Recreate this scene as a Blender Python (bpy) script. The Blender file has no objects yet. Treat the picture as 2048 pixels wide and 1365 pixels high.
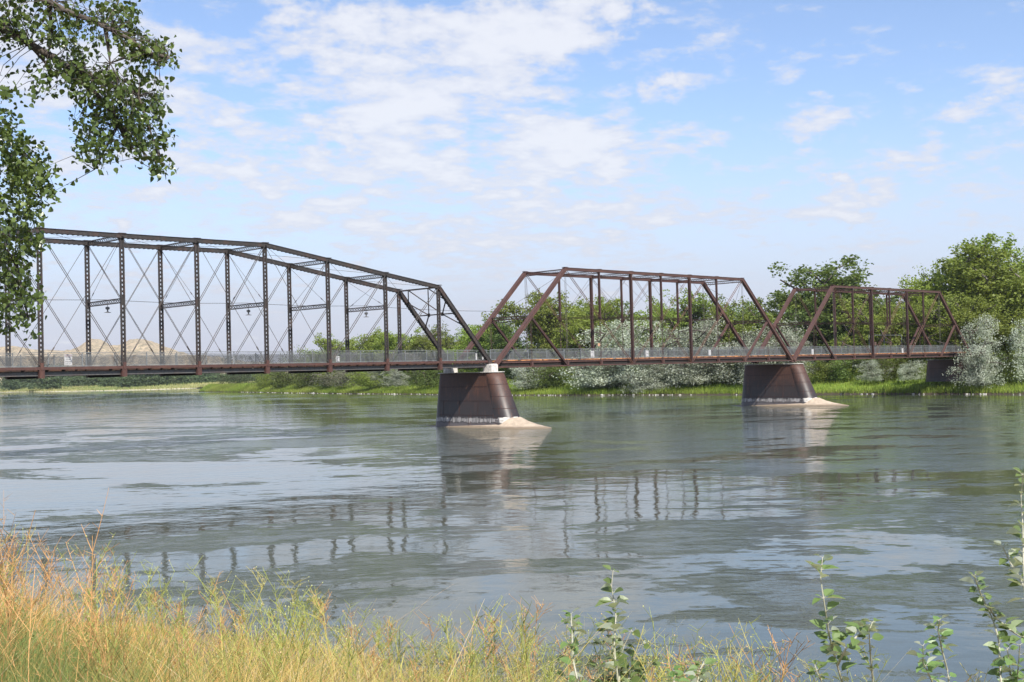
import bpy, math, random
import numpy as np
from mathutils import Vector, Matrix
R = math.radians
SC = bpy.context.scene
COL = SC.collection

# ------------------------------------------------------------------ camera
CAM = np.array([-81.31179, -86.32151, -0.89094])
CR = np.array([0.71451, -0.69914, -0.02616]); CU = np.array([0.00193, -0.03543, 0.99937])
CF = np.cross(CU, CR); FPX = 2409.05
cd = bpy.data.cameras.new('camera'); cam = bpy.data.objects.new('camera', cd); COL.objects.link(cam)
cd.sensor_width = 36; cd.lens = 36 * FPX / 2048; cd.clip_start = 0.1; cd.clip_end = 20000
cam.matrix_world = Matrix(((CR[0], CU[0], -CF[0], CAM[0]), (CR[1], CU[1], -CF[1], CAM[1]),
                           (CR[2], CU[2], -CF[2], CAM[2]), (0, 0, 0, 1)))
SC.camera = cam
SC.render.engine = 'CYCLES'
SC.view_settings.view_transform = 'Standard'; SC.view_settings.look = 'None'
SC.view_settings.exposure = 0.5; SC.view_settings.gamma = 1.0
SC.cycles.max_bounces = 8; SC.cycles.transparent_max_bounces = 12

def ray(x, y):
    d = (x - 1024) / FPX * CR - (y - 682.5) / FPX * CU + CF
    return d
def at(x, y, D):                       # the point at depth D along a sight line
    return CAM + ray(x, y) * D
def ground_xy(x, D):                   # plan position along a bearing
    d = ray(x, 740); return CAM[0] + d[0] * D, CAM[1] + d[1] * D
def hy(x): return 767.1 - (767.1 - 713.5) * x / 2048.0
def ztop(x, y, D): return CAM[2] + (hy(x) - y) * D / FPX

# ------------------------------------------------------------------ sun and sky
SUNV = Vector((-0.42, -0.90, 1.0)).normalized()
sl = bpy.data.lights.new('sun', 'SUN'); so = bpy.data.objects.new('sun', sl); COL.objects.link(so)
sl.energy = 4.9; sl.angle = R(0.53); sl.color = (1.0, 0.955, 0.88)
so.rotation_euler = SUNV.to_track_quat('Z', 'Y').to_euler(); so.location = (0, -40, 60)
W = bpy.data.worlds.new('World'); SC.world = W; W.use_nodes = True
NT = W.node_tree; NT.nodes.clear()

class G:
    """small wrapper for writing node graphs"""
    def __init__(s, nt): s.nt = nt
    def n(s, t, **k):
        n = s.nt.nodes.new(t)
        for a, b in k.items(): setattr(n, a, b)
        return n
    def put(s, sock, v):
        if v is None: return
        if isinstance(v, bpy.types.NodeSocket): s.nt.links.new(v, sock)
        else: sock.default_value = v
    def m(s, op, a, b=None, c=None, clamp=False):
        n = s.n('ShaderNodeMath', operation=op, use_clamp=clamp)
        s.put(n.inputs[0], a); s.put(n.inputs[1], b)
        if c is not None: s.put(n.inputs[2], c)
        return n.outputs[0]
    def v(s, op, a, b=None, scale=None):
        n = s.n('ShaderNodeVectorMath', operation=op)
        s.put(n.inputs[0], a); s.put(n.inputs[1], b)
        if scale is not None: s.put(n.inputs['Scale'], scale)
        return n.outputs['Value'] if op in ('LENGTH', 'DISTANCE', 'DOT_PRODUCT') else n.outputs[0]
    def noise(s, vec, scale, detail=4, rough=.5, dist=0, color=False):
        n = s.n('ShaderNodeTexNoise'); s.put(n.inputs['Vector'], vec); n.inputs['Scale'].default_value = scale
        n.inputs['Detail'].default_value = detail; n.inputs['Roughness'].default_value = rough
        n.inputs['Distortion'].default_value = dist
        return n.outputs['Color' if color else 'Fac']
    def ss(s, v, a, b, lo=0., hi=1.):
        n = s.n('ShaderNodeMapRange', interpolation_type='SMOOTHSTEP'); s.put(n.inputs[0], v)
        n.inputs[1].default_value = a; n.inputs[2].default_value = b; n.inputs[3].default_value = lo; n.inputs[4].default_value = hi
        return n.outputs[0]
    def mix(s, f, a, b, mode='MIX'):
        n = s.n('ShaderNodeMix', data_type='RGBA', blend_type=mode)
        s.put(n.inputs[0], f)
        for i, q in ((6, a), (7, b)):
            s.put(n.inputs[i], q if isinstance(q, bpy.types.NodeSocket) else (*q[:3], 1))
        return n.outputs[2]
    def xyz(s, v):
        n = s.n('ShaderNodeSeparateXYZ'); s.put(n.inputs[0], v); return n.outputs
    def comb(s, x, y, z=0.):
        n = s.n('ShaderNodeCombineXYZ'); s.put(n.inputs[0], x); s.put(n.inputs[1], y); s.put(n.inputs[2], z); return n.outputs[0]

g = G(NT)
sky = g.n('ShaderNodeTexSky', sky_type='NISHITA'); sky.sun_disc = False
sky.sun_elevation = math.asin(SUNV.z); sky.sun_rotation = math.atan2(SUNV.x, SUNV.y)
sky.altitude = 800; sky.air_density = 1.0; sky.dust_density = 1.2; sky.ozone_density = 2.0
D_ = g.n('ShaderNodeTexCoord').outputs['Generated']
dx, dy, dz = g.xyz(D_)
az = g.m('MULTIPLY', g.m('ARCTAN2', dx, dy), 57.2958); el = g.m('MULTIPLY', g.m('ARCSINE', dz), 57.2958)
warp = g.noise(D_, 11.0, 6, .62, color=True)
wv = g.v('SCALE', g.v('SUBTRACT', warp, (.5, .5, .5)), scale=9.0)
pw = g.v('ADD', g.comb(az, el), wv)
zz = g.m('ADD', g.m('MAXIMUM', dz, 0.0), 0.16)
flat = g.comb(g.m('DIVIDE', dx, zz), g.m('DIVIDE', dy, zz))
BL = []                                 # cloud fields: azimuth, elevation, half sizes, weight
for x, y, a, b, w in [(600, 70, 120, 75, 1.0), (90, 120, 300, 120, .55), (420, 110, 140, 60, .6), (790, 200, 190, 130, .95), (640, 270, 70, 45, 1.0), (1060, 70, 120, 70, 1.0),
                      (1180, 30, 90, 50, .9), (880, 150, 140, 100, .8), (1000, 250, 220, 110, .8), (1180, 330, 220, 90, .85), (560, 350, 90, 35, .85), (380, 350, 110, 40, .75),
                      (360, 220, 100, 40, .7), (480, 290, 100, 35, .5), (1330, 165, 40, 25, .55), (700, 440, 170, 45, .7), (1000, 470, 300, 60, .6), (1350, 390, 130, 50, .7), (1640, 262, 70, 34, .7),
                      (1690, 405, 95, 38, 1.05), (1620, 430, 110, 30, .6), (1930, 290, 160, 45, .5), (850, 310, 340, 150, .62), (250, 260, 160, 120, .5), (1900, 400, 160, 50, .5), (1480, 420, 120, 45, .5), (1270, 230, 110, 50, .55), (300, 400, 70, 25, .6)]:
    d = ray(x, y); d = d / np.linalg.norm(d)
    BL.append((math.degrees(math.atan2(d[0], d[1])), math.degrees(math.asin(d[2])), math.degrees(a / FPX) * 1.25, math.degrees(b / FPX) * 1.3, w))
acc = None
for a, e_, ra, re, w in BL:
    q = g.v('MULTIPLY', g.v('SUBTRACT', pw, (a, e_, 0)), (1 / ra, 1 / re, 0))
    l = g.v('DOT_PRODUCT', q, q)
    f_ = g.m('MULTIPLY', g.m('SUBTRACT', 1.15, l, clamp=True), w)
    acc = f_ if acc is None else g.m('MAXIMUM', acc, f_)
high = g.ss(el, 17.0, 24.0, 0., .25)
acc = g.m('MAXIMUM', acc, high)
nz = g.noise(flat, 3.4, 9, .60, .3)
nz2 = g.noise(flat, 11.0, 7, .62)
cv = g.m('ADD', g.m('MULTIPLY', acc, .27), g.m('ADD', g.m('MULTIPLY', nz, 1.15), g.m('MULTIPLY', nz2, .90)))
cv = g.m('SUBTRACT', cv, g.ss(az, 50., 56., 0., .05))
cov = g.ss(cv, .985, 1.27, 0., .88)
skyc = g.mix(1.0, sky.outputs[0], (1.05, 1.03, 1.08), 'MULTIPLY')
haz = g.ss(el, -.5, 12.5, .96, .0)
skyc = g.mix(haz, skyc, (3.75, 3.82, 4.6))
cloudc = g.mix(g.ss(cv, 1.16, 1.42), (4.3, 4.45, 5.0), (5.15, 5.2, 5.45))
final = g.mix(cov, skyc, cloudc)
bg = g.n('ShaderNodeBackground'); g.put(bg.inputs[0], final); bg.inputs[1].default_value = 0.13
ow = g.n('ShaderNodeOutputWorld'); NT.links.new(bg.outputs[0], ow.inputs[0])

# ------------------------------------------------------------------ helpers
def tag(o, label=None, cat=None, group=None, kind=None):
    if label: o['label'] = label
    if cat: o['category'] = cat
    if group: o['group'] = group
    if kind: o['kind'] = kind
    return o
def empty(name, loc=(0, 0, 0), rz=0, sc=1.0):
    o = bpy.data.objects.new(name, None); COL.objects.link(o); o.location = loc; o.rotation_euler.z = rz
    o.scale = (sc, sc, sc) if not hasattr(sc, '__len__') else sc
    return o
def link(name, me, mat, parent=None):
    o = bpy.data.objects.new(name, me); COL.objects.link(o)
    if mat is not None and not me.materials: me.materials.append(mat)
    if parent is not None: o.parent = parent
    return o
class MB:
    def __init__(s): s.v = []; s.f = []
    def poly(s, pts, faces):
        b = len(s.v); s.v += [tuple(map(float, p)) for p in pts]; s.f += [tuple(b + i for i in f) for f in faces]
    def box(s, lo, hi):
        x0, y0, z0 = lo; x1, y1, z1 = hi
        s.poly([(x0, y0, z0), (x1, y0, z0), (x1, y1, z0), (x0, y1, z0), (x0, y0, z1), (x1, y0, z1), (x1, y1, z1), (x0, y1, z1)],
               [(0, 3, 2, 1), (4, 5, 6, 7), (0, 1, 5, 4), (1, 2, 6, 5), (2, 3, 7, 6), (3, 0, 4, 7)])
    def bar(s, a, b, w, h, up=(0, 0, 1)):
        a = Vector(a); b = Vector(b); d = (b - a).normalized(); u = Vector(up)
        if abs(d.dot(u)) > .98: u = Vector((1, 0, 0))
        sx = d.cross(u).normalized() * (w / 2); sy = sx.cross(d).normalized() * (h / 2)
        P = [p + i * sx + j * sy for p in (a, b) for i, j in ((-1, -1), (1, -1), (1, 1), (-1, 1))]
        s.poly(P, [(0, 3, 2, 1), (4, 5, 6, 7), (0, 1, 5, 4), (1, 2, 6, 5), (2, 3, 7, 6), (3, 0, 4, 7)])
    def tube(s, pts, rad, n=6, cap=True):
        pts = [Vector(p) for p in pts]; rings = []
        for i, p in enumerate(pts):
            d = (pts[min(i + 1, len(pts) - 1)] - pts[max(i - 1, 0)]).normalized()
            u = Vector((0, 0, 1)) if abs(d.z) < .9 else Vector((1, 0, 0))
            sx = d.cross(u).normalized(); sy = sx.cross(d)
            r = rad[i] if hasattr(rad, '__len__') else rad
            rings.append([p + (sx * math.cos(k * 2 * math.pi / n) + sy * math.sin(k * 2 * math.pi / n)) * r for k in range(n)])
        f = []
        for i in range(len(pts) - 1):
            for k in range(n): f.append((i * n + k, i * n + (k + 1) % n, (i + 1) * n + (k + 1) % n, (i + 1) * n + k))
        if cap: f += [tuple(range(n))[::-1], tuple((len(pts) - 1) * n + k for k in range(n))]
        s.poly([p for r_ in rings for p in r_], f)
    def loft(s, rings, cap=True):
        n = len(rings[0]); f = []
        for i in range(len(rings) - 1):
            for k in range(n): f.append((i * n + k, i * n + (k + 1) % n, (i + 1) * n + (k + 1) % n, (i + 1) * n + k))
        if cap: f += [tuple(range(n))[::-1], tuple((len(rings) - 1) * n + k for k in range(n))]
        s.poly([p for r_ in rings for p in r_], f)
    def lathe(s, prof, c=(0, 0, 0), n=16):
        s.loft([[(c[0] + r * math.cos(k * 2 * math.pi / n), c[1] + r * math.sin(k * 2 * math.pi / n), c[2] + z) for k in range(n)] for r, z in prof])
    def build(s, name, mat, parent=None, smooth=False):
        me = bpy.data.meshes.new(name); me.from_pydata(s.v, [], s.f); me.update()
        if smooth: me.polygons.foreach_set('use_smooth', [True] * len(me.polygons))
        return link(name, me, mat, parent)
def npmesh(name, V, F, mat, parent=None, smooth=False, attr=None):
    """V (n,3), F (m,k) all faces with k corners"""
    me = bpy.data.meshes.new(name); V = np.asarray(V, np.float32); F = np.asarray(F, np.int32)
    k = F.shape[1]
    me.vertices.add(len(V)); me.vertices.foreach_set('co', V.ravel())
    me.loops.add(F.size); me.loops.foreach_set('vertex_index', F.ravel())
    me.polygons.add(len(F)); me.polygons.foreach_set('loop_start', np.arange(0, F.size, k, dtype=np.int32))
    me.polygons.foreach_set('loop_total', np.full(len(F), k, np.int32))
    if smooth: me.polygons.foreach_set('use_smooth', np.ones(len(F), bool))
    me.update(calc_edges=True)
    if attr is not None:
        a = me.attributes.new('tint', 'FLOAT_COLOR', 'POINT'); a.data.foreach_set('color', np.asarray(attr, np.float32).ravel())
    if name is None: return me
    return link(name, me, mat, parent)

# ------------------------------------------------------------------ materials
def mat(name):
    m = bpy.data.materials.new(name); m.use_nodes = True; nt = m.node_tree; nt.nodes.clear(); gg = G(nt)
    o = gg.n('ShaderNodeOutputMaterial'); return m, gg, o
def pr(gg, o, col, rough=.7, metal=0., bump=None, bs=.3, bd=.02, spec=.4):
    p = gg.n('ShaderNodeBsdfPrincipled'); gg.put(p.inputs['Base Color'], col if isinstance(col, bpy.types.NodeSocket) else (*col, 1))
    gg.put(p.inputs['Roughness'], rough); p.inputs['Metallic'].default_value = metal; p.inputs['Specular IOR Level'].default_value = spec
    if bump is not None:
        b = gg.n('ShaderNodeBump'); gg.put(b.inputs['Height'], bump); b.inputs['Strength'].default_value = bs; b.inputs['Distance'].default_value = bd
        gg.nt.links.new(b.outputs[0], p.inputs['Normal'])
    gg.nt.links.new(p.outputs[0], o.inputs[0]); return p
def pos(gg): return gg.n('ShaderNodeNewGeometry').outputs['Position']
def m_metal(name, a, b, rust, amt=.5, rough=.62):
    m, q, o = mat(name); P = pos(q)
    n1 = q.noise(P, 1.1, 5, .6); n2 = q.noise(P, 6.0, 5, .65); n3 = q.noise(q.v('MULTIPLY', P, (1, 1, .25)), 3.0, 4, .6)
    c = q.mix(q.ss(n2, .35, .65), a, b)
    c = q.mix(q.m('MULTIPLY', q.ss(q.m('ADD', q.m('MULTIPLY', n1, .6), q.m('MULTIPLY', n3, .4)), .48, .62), amt), c, rust)
    pr(q, o, c, rough, 0., n2, .25, .01, .35); return m
M = {}
M['steel'] = m_metal('weathered_dark_steel', (.030, .026, .025), (.055, .048, .044), (.095, .050, .036), .42)
M['steel_grey'] = m_metal('grey_steel', (.075, .073, .072), (.115, .112, .108), (.12, .07, .05), .35)
M['rust_red'] = m_metal('red_oxide_steel', (.095, .045, .036), (.070, .036, .030), (.13, .06, .042), .5)
M['maroon'] = m_metal('maroon_painted_steel', (.098, .050, .042), (.070, .038, .033), (.135, .066, .048), .5)
M['maroon_dark'] = m_metal('dark_maroon_steel', (.058, .030, .026), (.045, .025, .022), (.085, .04, .03), .5)
M['rod'] = m_metal('bare_grey_rod', (.105, .098, .092), (.07, .062, .056), (.12, .07, .05), .4)
M['rod_red'] = m_metal('rusty_rod', (.13, .07, .05), (.10, .05, .04), (.19, .10, .06), .5)
M['galv'] = m_metal('galvanised_steel', (.20, .215, .22), (.14, .15, .155), (.13, .12, .11), .3, .5)
M['mesh'] = m_metal('dull_wire_mesh', (.115, .122, .125), (.08, .085, .088), (.09, .08, .07), .3, .6)
M['black'] = m_metal('plain_black', (.020, .016, .014), (.030, .024, .020), (.05, .025, .018), .5, .8)  # near-black base; on the stringers it includes the shade under the deck
def m_simple(name, a, b, scale=3, rough=.8, bs=.2, bd=.01):
    m, q, o = mat(name); n1 = q.noise(pos(q), scale, 6, .6); pr(q, o, q.mix(q.ss(n1, .35, .65), a, b), rough, 0., n1, bs, bd); return m
M['timber'] = m_simple('stained_timber', (.55, .25, .10), (.22, .095, .045), 1.3)
M['timber_dark'] = m_simple('old_rusty_timber', (.085, .042, .027), (.035, .022, .018), 1.6)
M['plank'] = m_simple('deck_planks', (.20, .16, .12), (.12, .095, .07), 2)
M['concrete'] = m_simple('pale_concrete', (.62, .59, .54), (.42, .40, .37), 4, .9, .5, .03)
M['white'] = m_simple('white_sign_paint', (.78, .77, .76), (.66, .66, .66), 5, .6)
M['ink'] = m_simple('dark_sign_ink', (.05, .05, .055), (.07, .06, .06), 8)
M['redink'] = m_simple('red_sign_border', (.32, .09, .09), (.25, .08, .08), 8)
M['zinc'] = m_simple('zinc_lamp_metal', (.16, .16, .16), (.09, .09, .09), 9, .5)
M['tan'] = m_simple('tan_plaque_metal', (.55, .32, .20), (.45, .27, .17), 5, .6)
M['bark'] = m_simple('grey_bark', (.12, .10, .08), (.06, .048, .04), 8, .9, .8, .03)
M['bark_pale'] = m_simple('pale_bark', (.26, .23, .20), (.14, .12, .10), 4, .9, .8, .03)

# pier plates: rust red at the top, bluish mill scale below, white mineral band near the water
m, q, o = mat('riveted_pier_plate'); P = pos(q); px, py, pz = q.xyz(P)
st = q.noise(q.v('MULTIPLY', P, (1, 1, .18)), 3.4, 6, .66); n2 = q.noise(P, .9, 4, .6); n3 = q.noise(P, 7, 4, .6)
hgt = q.m('ADD', pz, q.m('MULTIPLY', q.m('SUBTRACT', n2, .5), 2.4))
c = q.mix(q.ss(hgt, -5.0, -1.6), (.032, .026, .025), (.082, .037, .024))
c = q.mix(q.m('MULTIPLY', q.ss(st, .52, .66), .55), c, (.12, .052, .032))
c = q.mix(q.m('MULTIPLY', q.ss(n3, .48, .66), .6), c, (.035, .024, .024))
bandn = q.m('ADD', pz, q.m('MULTIPLY', q.m('SUBTRACT', q.noise(P, 2.4, 5, .65), .5), .7))
band = q.m('MULTIPLY', q.ss(bandn, -5.98, -5.88), q.ss(bandn, -5.45, -5.62))
c = q.mix(q.m('MULTIPLY', band, q.ss(st, .40, .60, .25, .75)), c, (.50, .48, .47))
lowm = q.ss(bandn, -5.95, -6.1)
c = q.mix(q.m('MULTIPLY', lowm, .6), c, (.16, .145, .15))
pr(q, o, c, q.ss(pz, -5.5, -1.5, .42, .6), 0., n3, .25, .01, .5); M['pier'] = m
m, q, o = mat('pier_foot_concrete'); P = pos(q); n1 = q.noise(P, 1.6, 6, .65); n2 = q.noise(P, 9, 5, .6)
c = q.mix(q.ss(n1, .35, .65), (.50, .40, .30), (.36, .29, .22)); _, _, pz = q.xyz(P)
c = q.mix(q.m('MULTIPLY', q.ss(n2, .5, .7), .3), c, (.58, .49, .39))
c = q.mix(q.ss(q.m('ADD', pz, q.m('MULTIPLY', q.m('SUBTRACT', n1, .5), .3)), -6.22, -6.36), c, (.20, .155, .11))
pr(q, o, c, .9, 0, n2, .5, .03); M['foot'] = m

# leaves: own colour by leaf and by clump, a little light passes through
def m_leaf(name, a, b, c3, trans=.35, back=None, rough=.55, spec=.3):
    m, q, o = mat(name); ge = q.n('ShaderNodeNewGeometry'); oi = q.n('ShaderNodeObjectInfo')
    tc = q.n('ShaderNodeTexCoord').outputs['Object']
    cl = q.noise(tc, .55, 3, .6)
    c = q.mix(ge.outputs['Random Per Island'], a, b)
    c = q.mix(q.ss(cl, .38, .66), c, c3)
    hs = q.n('ShaderNodeHueSaturation'); q.put(hs.inputs['Color'], c)
    q.put(hs.inputs['Hue'], q.m('ADD', .482, q.m('MULTIPLY', oi.outputs['Random'], .03)))
    q.put(hs.inputs['Value'], q.m('ADD', .8, q.m('MULTIPLY', oi.outputs['Random'], .42)))
    c = hs.outputs[0]
    if back is not None: c = q.mix(ge.outputs['Backfacing'], c, back)
    p = q.n('ShaderNodeBsdfPrincipled'); q.put(p.inputs['Base Color'], c); p.inputs['Roughness'].default_value = rough
    p.inputs['Specular IOR Level'].default_value = spec
    t = q.n('ShaderNodeBsdfTranslucent'); q.put(t.inputs[0], q.mix(1., c, (1.25, 1.2, .6), 'MULTIPLY'))
    mx = q.n('ShaderNodeMixShader'); mx.inputs[0].default_value = trans
    q.nt.links.new(p.outputs[0], mx.inputs[1]); q.nt.links.new(t.outputs[0], mx.inputs[2]); q.nt.links.new(mx.outputs[0], o.inputs[0])
    return m
M['cotton'] = m_leaf('cottonwood_foliage', (.15, .205, .038), (.24, .30, .06), (.19, .255, .05))
M['yellowgreen'] = m_leaf('yellow_green_foliage', (.18, .25, .04), (.26, .33, .06), (.21, .28, .05))
M['darkgreen'] = m_leaf('dark_green_foliage', (.085, .13, .032), (.15, .20, .05), (.115, .16, .038))
M['silver'] = m_leaf('silver_olive_foliage', (.32, .355, .275), (.48, .51, .43), (.25, .29, .21), .2)
M['thicket'] = m_leaf('thicket_painted_shade', (.035, .055, .018), (.065, .09, .028), (.05, .05, .03), .1)  # dark leaf colour stands in for the shaded hollows under the crowns
M['greybrush'] = m_leaf('grey_brush_foliage', (.16, .16, .11), (.20, .22, .13), (.13, .14, .09), .2)
M['farleaf'] = m_leaf('distant_foliage_painted_haze', (.10, .15, .075), (.15, .21, .095), (.10, .145, .08), .25)  # paler, bluish leaf colour carries part of the distance haze
M['nearleaf'] = m_leaf('cottonwood_leaf', (.045, .070, .017), (.15, .19, .048), (.075, .105, .026), .26, None, .30, .5)
M['shootleaf'] = m_leaf('silver_poplar_leaf', (.11, .18, .05), (.16, .24, .08), (.13, .20, .06), .25, (.55, .60, .50), .4, .5)
def m_attr(name, rough=.7, trans=.3):
    m, q, o = mat(name); a = q.n('ShaderNodeAttribute', attribute_name='tint').outputs['Color']
    p = q.n('ShaderNodeBsdfPrincipled'); q.put(p.inputs['Base Color'], a); p.inputs['Roughness'].default_value = rough; p.inputs['Specular IOR Level'].default_value = .25
    t = q.n('ShaderNodeBsdfTranslucent'); q.put(t.inputs[0], a); mx = q.n('ShaderNodeMixShader'); mx.inputs[0].default_value = trans
    q.nt.links.new(p.outputs[0], mx.inputs[1]); q.nt.links.new(t.outputs[0], mx.inputs[2]); q.nt.links.new(mx.outputs[0], o.inputs[0]); return m
M['blade'] = m_attr('grass_blades')
# grassy river bank ground, with bare soil at the water's edge
def m_bank(name, a, b, c3, soil, zs):
    m, q, o = mat(name); P = pos(q); _, _, z = q.xyz(P)
    n1 = q.noise(P, .09, 5, .6); n2 = q.noise(P, .6, 6, .65); n3 = q.noise(P, 4, 4, .6)
    c = q.mix(q.ss(n1, .4, .6), a, b); c = q.mix(q.m('MULTIPLY', q.ss(n2, .45, .65), .6), c, c3)
    c = q.mix(q.ss(q.m('ADD', z, q.m('MULTIPLY', q.m('SUBTRACT', n2, .5), .25)), zs + .1, zs - .1), c, soil)
    pr(q, o, c, .95, 0, n3, .6, .15, .1); return m
M['bank'] = m_bank('green_bank', (.15, .23, .035), (.21, .29, .05), (.26, .30, .08), (.07, .055, .04), -6.05)
M['meadow'] = m_bank('dry_meadow', (.24, .28, .10), (.34, .33, .14), (.42, .38, .19), (.42, .38, .30), -6.2)
M['dirt'] = m_simple('dry_bank_soil', (.26, .20, .12), (.17, .13, .08), 3, .95, .6, .05)
m, q, o = mat('eroded_tan_hill'); P = pos(q); n1 = q.noise(P, .03, 7, .65); n2 = q.noise(q.v('MULTIPLY', P, (1, 1, .45)), .11, 7, .75)
c = q.mix(q.ss(n1, .35, .65), (.62, .49, .31), (.50, .38, .24)); c = q.mix(q.m('MULTIPLY', q.ss(n2, .46, .56), .85), c, (.20, .17, .10))
pr(q, o, c, .95, 0, n2, .8, 6., .1); M['hill'] = m

# river: rippled patches (many steep wavelets) between slick ones
m, q, o = mat('river_water'); P = pos(q)
fl = q.v('ADD', P, q.v('SCALE', q.v('SUBTRACT', q.noise(P, .035, 3, .5, color=True), (.5, .5, .5)), scale=8.))
rot = q.n('ShaderNodeVectorRotate'); q.put(rot.inputs[0], fl); rot.inputs['Axis'].default_value = (0, 0, 1); rot.inputs['Angle'].default_value = R(45)
sv = q.v('MULTIPLY', rot.outputs[0], (.55, 1.05, 1))
px_, py_, _ = q.xyz(P)
lat = q.ss(q.m('SUBTRACT', py_, px_), -10., 70., .0, -.05)
fine = q.m('MULTIPLY', q.m('SUBTRACT', q.noise(sv, 1.6, 5, .65), .5), .26)
patch = q.ss(q.m('ADD', q.m('ADD', q.m('MULTIPLY', q.noise(sv, .15, 7, .64, .25), .75), q.m('MULTIPLY', q.noise(sv, .022, 3, .5), .55)), q.m('ADD', lat, fine)), .630, .71)
rot2 = q.n('ShaderNodeVectorRotate'); q.put(rot2.inputs[0], P); rot2.inputs['Axis'].default_value = (0, 0, 1); rot2.inputs['Angle'].default_value = R(-44)
rv = q.v('MULTIPLY', rot2.outputs[0], (1.1, .85, 1))
w1 = q.noise(rv, .22, 3, .5); w2 = q.noise(rv, 1.1, 4, .55, .3); w3 = q.noise(rv, 6.0, 4, .6, .2); w4 = q.noise(rv, 2.6, 3, .5, .4)
h = q.m('ADD', q.m('MULTIPLY', w1, .055), q.m('MULTIPLY', w2, .010))
h = q.m('ADD', h, q.m('MULTIPLY', q.m('MULTIPLY', w3, q.m('ADD', .06, patch)), .0170))
h = q.m('ADD', h, q.m('MULTIPLY', q.m('MULTIPLY', w4, q.m('ADD', .04, patch)), .028))
h = q.m('ADD', h, q.m('MULTIPLY', q.m('MULTIPLY', w2, patch), .030))
b = q.n('ShaderNodeBump'); q.put(b.inputs['Height'], h); b.inputs['Strength'].default_value = 1.; b.inputs['Distance'].default_value = 1.
p = q.n('ShaderNodeBsdfPrincipled'); p.inputs['Base Color'].default_value = (.074, .084, .062, 1)
q.put(p.inputs['Roughness'], q.m('ADD', .01, q.m('MULTIPLY', patch, .03))); p.inputs['IOR'].default_value = 1.34; p.inputs['Specular IOR Level'].default_value = .5
q.nt.links.new(b.outputs[0], p.inputs['Normal']); q.nt.links.new(p.outputs[0], o.inputs[0]); M['water'] = m

# ------------------------------------------------------------------ water
WZ = -6.45
mb = MB(); mb.poly([(-1500, -2500, WZ), (4000, -2500, WZ), (4000, 4500, WZ), (-1500, 4500, WZ)], [(0, 1, 2, 3)])
tag(mb.build('river_water', M['water']), kind='structure')
# ------------------------------------------------------------------ far banks
rng = np.random.default_rng(7)
def sm(a, b, x): t = np.clip((x - a) / (b - a), 0, 1); return t * t * (3 - 2 * t)
def resample(P, step):
    P = np.array(P, float); d = np.r_[0, np.cumsum(np.linalg.norm(np.diff(P[:, :2], axis=0), axis=1))]
    n = max(2, int(d[-1] / step)); s = np.linspace(0, d[-1], n)
    return np.stack([np.interp(s, d, P[:, k]) for k in range(P.shape[1])], 1)
def vnoise(x, y, seed=0):
    r = np.random.default_rng(seed); o_ = np.zeros_like(x)
    for k in range(5):
        a = r.uniform(0, 6.28); f = 1.9 ** k; ph = r.uniform(0, 6.28, 2)
        o_ += (np.sin(f * (x * math.cos(a) + y * math.sin(a)) + ph[0] + 1.3 * np.sin(f * .6 * (y * math.cos(a) - x * math.sin(a)) + ph[1]))) / 1.6 ** k
    return o_ / 2
def bank(name, st, S, prof, M_, wob=.8):
    st = resample(st, S); F = st[:, :2].copy(); B = st[:, 2:4]
    w = vnoise(F[:, 0] / 9, F[:, 1] / 9, 3) * wob; F[:, 0] += w
    rows = [0, .12, .3, .6, 1.2, 2.5, 4, 6, 9, 13, 18, 25, 40, 80, 200, 600, 1800]
    L = np.linalg.norm(B - F, axis=1, keepdims=True); U = (B - F) / L
    V = []
    for d in rows:
        dd = np.minimum(d, L)
        X = F + U * dd; end = st[:, 4]                                   # 1 = the back is water too
        back = (L - dd)[:, 0]
        z = prof(dd[:, 0]); z = np.where(end > .5, np.minimum(z, prof(back * .8) + 0), z)
        z = z + vnoise(X[:, 0] / 11, X[:, 1] / 11, 5) * .22 * sm(1, 8, dd[:, 0])
        V.append(np.c_[X, WZ - .05 + z])
    V = np.concatenate(V); n = len(st); m_ = len(rows)
    I = np.arange(n * m_).reshape(m_, n)
    Fc = np.stack([I[:-1, :-1], I[:-1, 1:], I[1:, 1:], I[1:, :-1]], -1).reshape(-1, 4)
    o = npmesh(name, V, Fc[:, ::-1], M_, smooth=True); tag(o, kind='structure'); return F, U, L
prof1 = lambda d: np.where(d <= 0, -.1, .24 * sm(0, .25, d)) + 2.2 * sm(.3, 18, d) ** .85
ST = [(60, -700, 2600, -700, 0), (86, -260, 2600, -200, 0), (92, -120, 2600, -100, 0), (96.7, -12, 2600, 0, 0), (100.3, 18.5, 2600, 60, 0), (100.7, 75, 2600, 200, 0), (103.9, 107, 2600, 400, 0),
      (112, 140, 2400, 600, 0), (118, 160, 2200, 800, 0), (124.7, 190, 2000, 1000, 0), (138, 238, 1600, 1500, 0), (148, 270, 900, 1200, 0), (154, 289, 420, 700, 1), (160, 312, 300, 520, 1), (166, 336, 215, 400, 1), (171, 355, 173, 358, 1)]
F1, U1, L1 = bank('far_bank', ST, 2.0, prof1, M['bank'])
prof2 = lambda d: np.where(d <= 0, -.1, .5 * sm(0, 1.5, d)) + 1.7 * sm(2, 60, d) ** .9
ST2 = [(160, 1500, 2600, 2600, 0), (200, 900, 2400, 1500, 0), (214.7, 671, 2400, 1000, 0), (210.5, 588, 2400, 800, 0), (221, 548, 2400, 760, 0), (231.5, 513, 2400, 720, 0), (262, 512, 2600, 900, 0), (340, 590, 2800, 1100, 0), (480, 800, 3000, 1500, 0), (900, 1500, 3000, 2200, 0)]
F2, U2, L2 = bank('far_meadow', ST2, 6.0, prof2, M['meadow'], 2.5)
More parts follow.
